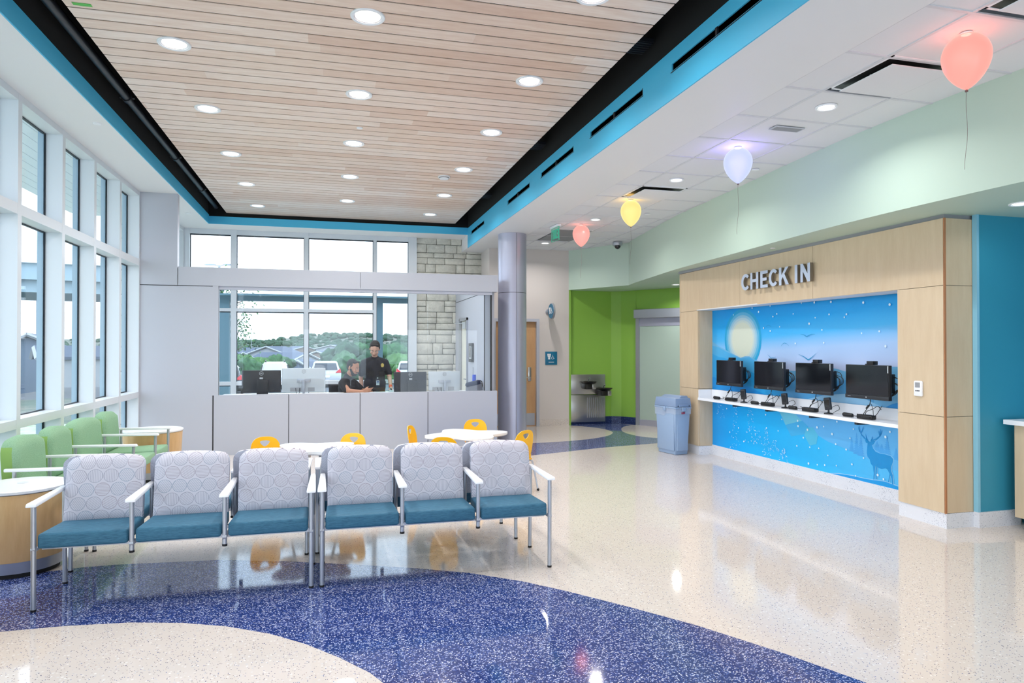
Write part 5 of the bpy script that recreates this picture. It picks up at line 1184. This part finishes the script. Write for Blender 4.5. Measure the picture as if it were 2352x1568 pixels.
for px, D, top, w_, leaf, lb in ((748, 75, 812, 3.2, 'leaf_dark', 'small dark tree right of the middle booth mullion'), (772, 66, 812, 4.4, 'leaf_dark', 'dark rounded tree behind the white car'),
        (800, 60, 797, 4.6, 'leaf_dark', 'tall dark green tree left of the standing guard'), (826, 64, 795, 4.8, 'leaf_mid', 'broad green tree behind the two guards'), (790, 52, 822, 3.6, 'leaf_mid', 'mid green shrub tree behind the seated guard'),
        (900, 58, 800, 4.8, 'leaf_mid', 'green tree right of the standing guard'), (930, 62, 796, 4.6, 'leaf_dark', 'dark tree beside the right window jamb'), (884, 66, 806, 4.2, 'leaf_dark', 'dark tree just right of the guard shoulder'),
        (636, 70, 815, 3.4, 'leaf_dark', 'small dark tree between the houses and the first car'), (640, 66, 822, 4.0, 'leaf_mid', 'bushy mid green tree behind the black monitor'), (560, 54, 822, 4.4, 'leaf_light', 'pale green bush at the left booth window'),
        (576, 49, 836, 3.0, 'leaf_mid', 'low green bush left of the first car'), (600, 60, 826, 3.6, 'leaf_light', 'light green bush behind the first car'), (918, 54, 820, 3.0, 'leaf_light', 'pale bush low beside the right window jamb'), (855, 56, 815, 4, 'leaf_dark', 'dark tree directly behind the standing guard')):
    x, y = at(px, D); z0 = gz(x, y); h = (1.57+(798-top)/1562*D)-z0
    tree(x, y, max(h, 1.2), w_, leaf, lb)
x, y = at(532, 27)
def leafy(x, y, z0, h, w_, lb):
    t_ = thing('tree', lb, 'tree', (x, y, z0), 0)
    q = MB(); q.tube([(0, 0, -.3), (.05, 0, h*.4), (0, .05, h*.95)], [.09, .06, .02], 8)
    br = []
    for k in range(14):
        a = random.uniform(0, 2*pi); z = h*random.uniform(.3, .9); L = w_*.5*random.uniform(.5, 1); e = (L*cos(a), L*sin(a), z+L*.5); br.append(((0, 0, z), e)); q.tube([(0, 0, z), e], [.03, .008], 6)
    q.build('trunk', 'bark', t_)
    q = MB()
    for k in range(1500):
        a, e = random.choice(br); u = random.uniform(.3, 1.05); c_ = Vector(a).lerp(Vector(e), u)+Vector((random.gauss(0, .22), random.gauss(0, .22), random.gauss(0, .25)))
        d1_ = Vector((random.uniform(-1, 1), random.uniform(-1, 1), random.uniform(-1, 1))).normalized()*.07; d2_ = d1_.cross(Vector((random.uniform(-1, 1), random.uniform(-1, 1), 1))).normalized()*.035
        q.f([q.vt(c_-d1_), q.vt(c_+d2_), q.vt(c_+d1_), q.vt(c_-d2_)])
    q.build('leaves', 'leaf_light', t_, 0)
leafy(x, y, -.2, 4.6, 2.8, 'slender leafy tree outside the left end of the booth windows')
def house(px, D, W, top, eave, dep, wallm, lb, rz=0):
    x, y = at(px, D); zr = 1.57+(798-top)/1562*D; ze = 1.57+(798-eave)/1562*D; z0 = min(gz(x, y)-1, ze-3)
    t_ = thing('house', lb, 'house', (x, y, 0), R_(-14.9+rz), 'houses in the valley')
    q = MB(); q.prism([(-W/2, z0), (W/2, z0), (W/2, ze), (0, zr-.2), (-W/2, ze)], lambda a, c_, d: (a, d, c_), 0, dep); q.build('walls', wallm, t_, 0)
    q = MB(); o_ = W*.07
    for s_ in (-1, 1): q.hexa([(0, -.4, zr), (s_*(W/2+o_), -.4, ze-o_*.5), (s_*(W/2+o_), dep+.4, ze-o_*.5), (0, dep+.4, zr), (0, -.4, zr+.25), (s_*(W/2+o_), -.4, ze-o_*.5+.25), (s_*(W/2+o_), dep+.4, ze-o_*.5+.25), (0, dep+.4, zr+.25)])
    q.build('roof', 'roof_slate', t_, 0)
    q = MB()
    for s_ in (-1, 1): q.tube([(0, -.42, zr+.1), (s_*(W/2+o_), -.42, ze-o_*.5+.1)], .18, 4)
    q.build('bargeboard', 'house_white', t_, 0)
    q = MB()
    for k in (-.25, .25): q.box(W*k-.5, W*k+.5, -.05, .05, ze-2.2, ze-.8)
    q.build('window', 'car_glass', t_, 0)
house(612, 150, 8.5, 797, 813, 12, 'house_white', 'white gabled house with a wide low roof seen over the black monitor')
house(652, 170, 9, 800, 812, 14, 'house_grey', 'grey roofed house right of the white gabled house', 60)
house(684, 95, 3.4, 829, 846, 6, 'house_grey', 'small dark gabled roof between the two cars')
house(702, 130, 7, 812, 824, 10, 'house_white', 'long roofed house behind the middle mullion', 70)
house(728, 150, 6, 808, 818, 10, 'house_tan', 'small tan house right of the middle mullion')
house(556, 110, 7, 812, 836, 10, 'house_grey', 'grey house at the left edge of the booth window', 50)
house(760, 230, 10, 793, 800, 10, 'house_white', 'distant pale house over the white car')
house(700, 240, 8, 796, 802, 10, 'house_tan', 'distant tan house left of the middle mullion', 40)
house(816, 200, 8, 795, 803, 8, 'house_white', 'distant pale house above the trees by the seated guard', 30)
house(62, 62, 5.4, 770, 800, 8, 'house_grey', 'blue grey house outside the nearest window bay', 30)
house(92, 58, 4.0, 800, 822, 6, 'house_white', 'pale house lower down outside the nearest window bay', -50)
house(150, 80, 7, 800, 812, 8, 'house_grey', 'grey house outside the second window bay', 20)
def pole(px, D, top, base, lb, arms):
    x, y = at(px, D); zt = 1.57+(798-top)/1562*D; z0 = gz(x, y)-.5
    t_ = thing('utility_pole', lb, 'pole', (x, y, z0), R_(-14.9)); k_ = D/1562
    q = MB(); q.cyl((0, 0, 0), (0, 0, zt-z0), .9*k_, .6*k_, 8); q.build('pole', 'pole_grey', t_)
    q = MB()
    for py, hw in arms: zz = 1.57+(798-py)/1562*D-z0; q.box(-hw*k_, hw*k_, -.3*k_, .3*k_, zz-.35*k_, zz+.35*k_)
    q.build('crossarm', 'pole_grey', t_, 0)
pole(577, 160, 754, 800, 'utility pole with crossarms on the skyline left of the first house', ((764, 7), (778, 6)))
pole(83, 70, 600, 800, 'tall utility pole seen through the nearest window bay', ((691, 12), (714, 14), (735, 12)))
# double headed parking light
x, y = at(503, 38); zt = 1.57+(798-609)/1562*38
t_ = thing('street_light', 'double headed parking light above the booth header at the left', 'street light', (x, y, -1), R_(-14.9))
q = MB(); q.cyl((0, 0, 0), (0, 0, zt+1), .07, .06, 10); q.build('pole', 'pole_grey', t_)
for s_ in (-1, 1):
    q = MB(); q.tube([(0, 0, zt+.95), (s_*.25, 0, zt+1.02)], .03, 8); q.ell((s_*.52, 0, zt+1.04), (.34, .14, .055)); q.build('lamp_head', 'pole_grey', t_)
# cars
def car(px, D, roofy, lb, W=1.85, m_='car_white', rz=0, rails=False):
    x, y = at(px, D); zr = 1.57+(798-roofy)/1562*D; z0 = zr-1.66
    t_ = thing('car', lb, 'car', (x, y, z0), R_(-14.9+rz), 'cars in the parking lot'); w_ = W/2
    q = MB(); q.hexa([(-w_*.97, 0, .32), (w_*.97, 0, .32), (w_*.97, 4.3, .32), (-w_*.97, 4.3, .32), (-w_, .02, .95), (w_, .02, .95), (w_*.95, 4.3, .85), (-w_*.95, 4.3, .85)], 0, .12, 4)
    q.hexa([(-w_*.97, .08, .85), (w_*.97, .08, .85), (w_*.92, 3.2, .85), (-w_*.92, 3.2, .85), (-w_*.72, .42, 1.63), (w_*.72, .42, 1.63), (w_*.70, 2.4, 1.60), (-w_*.70, 2.4, 1.60)], 0, .12, 4); q.build('body', m_, t_, 50)
    q = MB(); q.hexa([(-w_*.76, .14, 1.08), (w_*.76, .14, 1.08), (w_*.76, .22, 1.08), (-w_*.76, .22, 1.08), (-w_*.66, .34, 1.50), (w_*.66, .34, 1.50), (w_*.66, .44, 1.50), (-w_*.66, .44, 1.50)], 0, .02, 2)
    for s_ in (-1, 1): q.hexa([(s_*w_*.90, .5, 1.05), (s_*w_*.93, .5, 1.05), (s_*w_*.93, 2.9, 1.05), (s_*w_*.90, 2.9, 1.05), (s_*w_*.76, .7, 1.48), (s_*w_*.79, .7, 1.48), (s_*w_*.79, 2.3, 1.48), (s_*w_*.76, 2.3, 1.48)])
    q.build('window', 'car_glass', t_)
    for s_ in (-1, 1):
        q = MB(); q.hexa([(s_*w_*.62, -.01, .90), (s_*w_*.98, .03, .90), (s_*w_*1.0, .3, .90), (s_*w_*.62, .1, .90), (s_*w_*.68, .03, .98), (s_*w_*.92, .05, 1.16), (s_*w_*.93, .3, 1.16), (s_*w_*.68, .1, .98)], 0, .01, 1); q.build('tail_light', 'tail_red', t_)
        for yy in (.75, 3.5): q = MB(); q.lathe([(.30, s_*w_*.99-.1), (.33, s_*w_*.99-.08), (.33, s_*w_*.99+.02), (.2, s_*w_*.99+.03)], (0, yy, .33), 24, axis='X'); q.build('wheel', 'tyre', t_)
    q = MB(); q.box(-.26, .26, -.03, .02, .62, .75); q.build('number_plate', 'card_white', t_, 0)
    if rails:
        for s_ in (-1, 1): q = MB(); q.tube([(s_*w_*.6, .6, 1.62), (s_*w_*.6, .65, 1.72), (s_*w_*.6, 2.3, 1.72)], .03, 8); q.build('roof_rail', 'black_plastic', t_)
car(748, 42, 828, 'white car with red tail light behind the seated guard', 1.9, 'car_white', 15)
car(632, 44, 829, 'white car with roof rails behind the silver monitor', 1.85, 'car_white', 199, True)
car(942, 44, 828, 'white car partly hidden by the right window jamb', 1.85, 'car_white', 8)
car(512, 34, 838, 'dark car at the far left end of the booth windows', 1.85, 'car_black', 20)
# entrance canopy outside the booth windows
t_ = thing('entrance_canopy', 'teal grey canopy posts and beam outside the booth windows', 'canopy', (0, 16, 0))
for x in (-2.255, 1.045): q = MB(); q.box(x-.11, x+.11, -.11, .11, -.2, 2.62); q.build('post', 'canopy_teal', t_, 0)
q = MB(); q.box(-3.2, 2.4, -.1, .1, 2.60, 2.72); q.box(-3.2, 2.4, -.3, .8, 2.70, 2.74); q.build('beam', 'canopy_teal', t_, 0)
# eaves over the left windows, stone pier, drive-through canopy
t_ = thing('roof_eaves', 'boarded eaves soffit outside the left windows', 'eaves', (0, 0, 0))
q = MB()
for k in range(9): q.box(-2.95-.16*k-.152, -2.95-.16*k, -1, 13.6, 3.92, 3.95)
q.box(-4.45, -2.9, -1, 13.6, 3.95, 4.4); q.build('soffit', 'canopy_white', t_, 0)
random.seed(8); t_ = MB(); z = -.1
while z < 3.9:
    h = random.choice([.18, .24, .3]); t_.box(-3.75+random.uniform(-.02, .02), -3.12+random.uniform(-.02, .02), 12.95+random.uniform(-.02, .02), 13.6, z+.006, min(z+h, 3.92)-.006, 0, .015, 1); z += h
tag(t_.build('stone_pier', ['stone_block'], smooth=40), 'pale stone pier outside the far left window bay', 'pier')
x, y = at(70, 34)
t_ = thing('drive_canopy', 'pale flat roofed drive canopy outside the nearest window bays', 'canopy', (x, y, 0), R_(10))
q = MB(); q.box(-9, 9, -1, 7, 4.9, 5.7); q.box(-8.5, 8.5, -.6, 6.5, 4.3, 4.9); q.build('roof', 'canopy_pale', t_, 0)
q = MB(); q.box(-9.2, 9.2, -1.2, 7.2, 5.7, 5.85); q.build('roof_edge', 'canopy_white', t_, 0)
for xx in (-7.5, 3.2, 8): q = MB(); q.box(xx-.25, xx+.25, 1, 1.5, -1, 4.4); q.build('column', 'canopy_white', t_, 0)

q = MB()
for k in range(1800):
    r = random.uniform(190, 565); px = random.uniform(430, 1000) if k % 4 else random.uniform(-60, 430); x, y = at(px, r); h = random.uniform(.5, 1.3)*(1+r/500)
    q.ell((x, y, gz(x, y)+h*.35), (h*random.uniform(.7, 1.5), h*.8, h*.75), seg=6, rings=4)
tag(q.build('scrub', 'leaf_dark', smooth=180), 'distant dark scrub trees dotted over the valley and hills', 'scrub', kind='stuff')
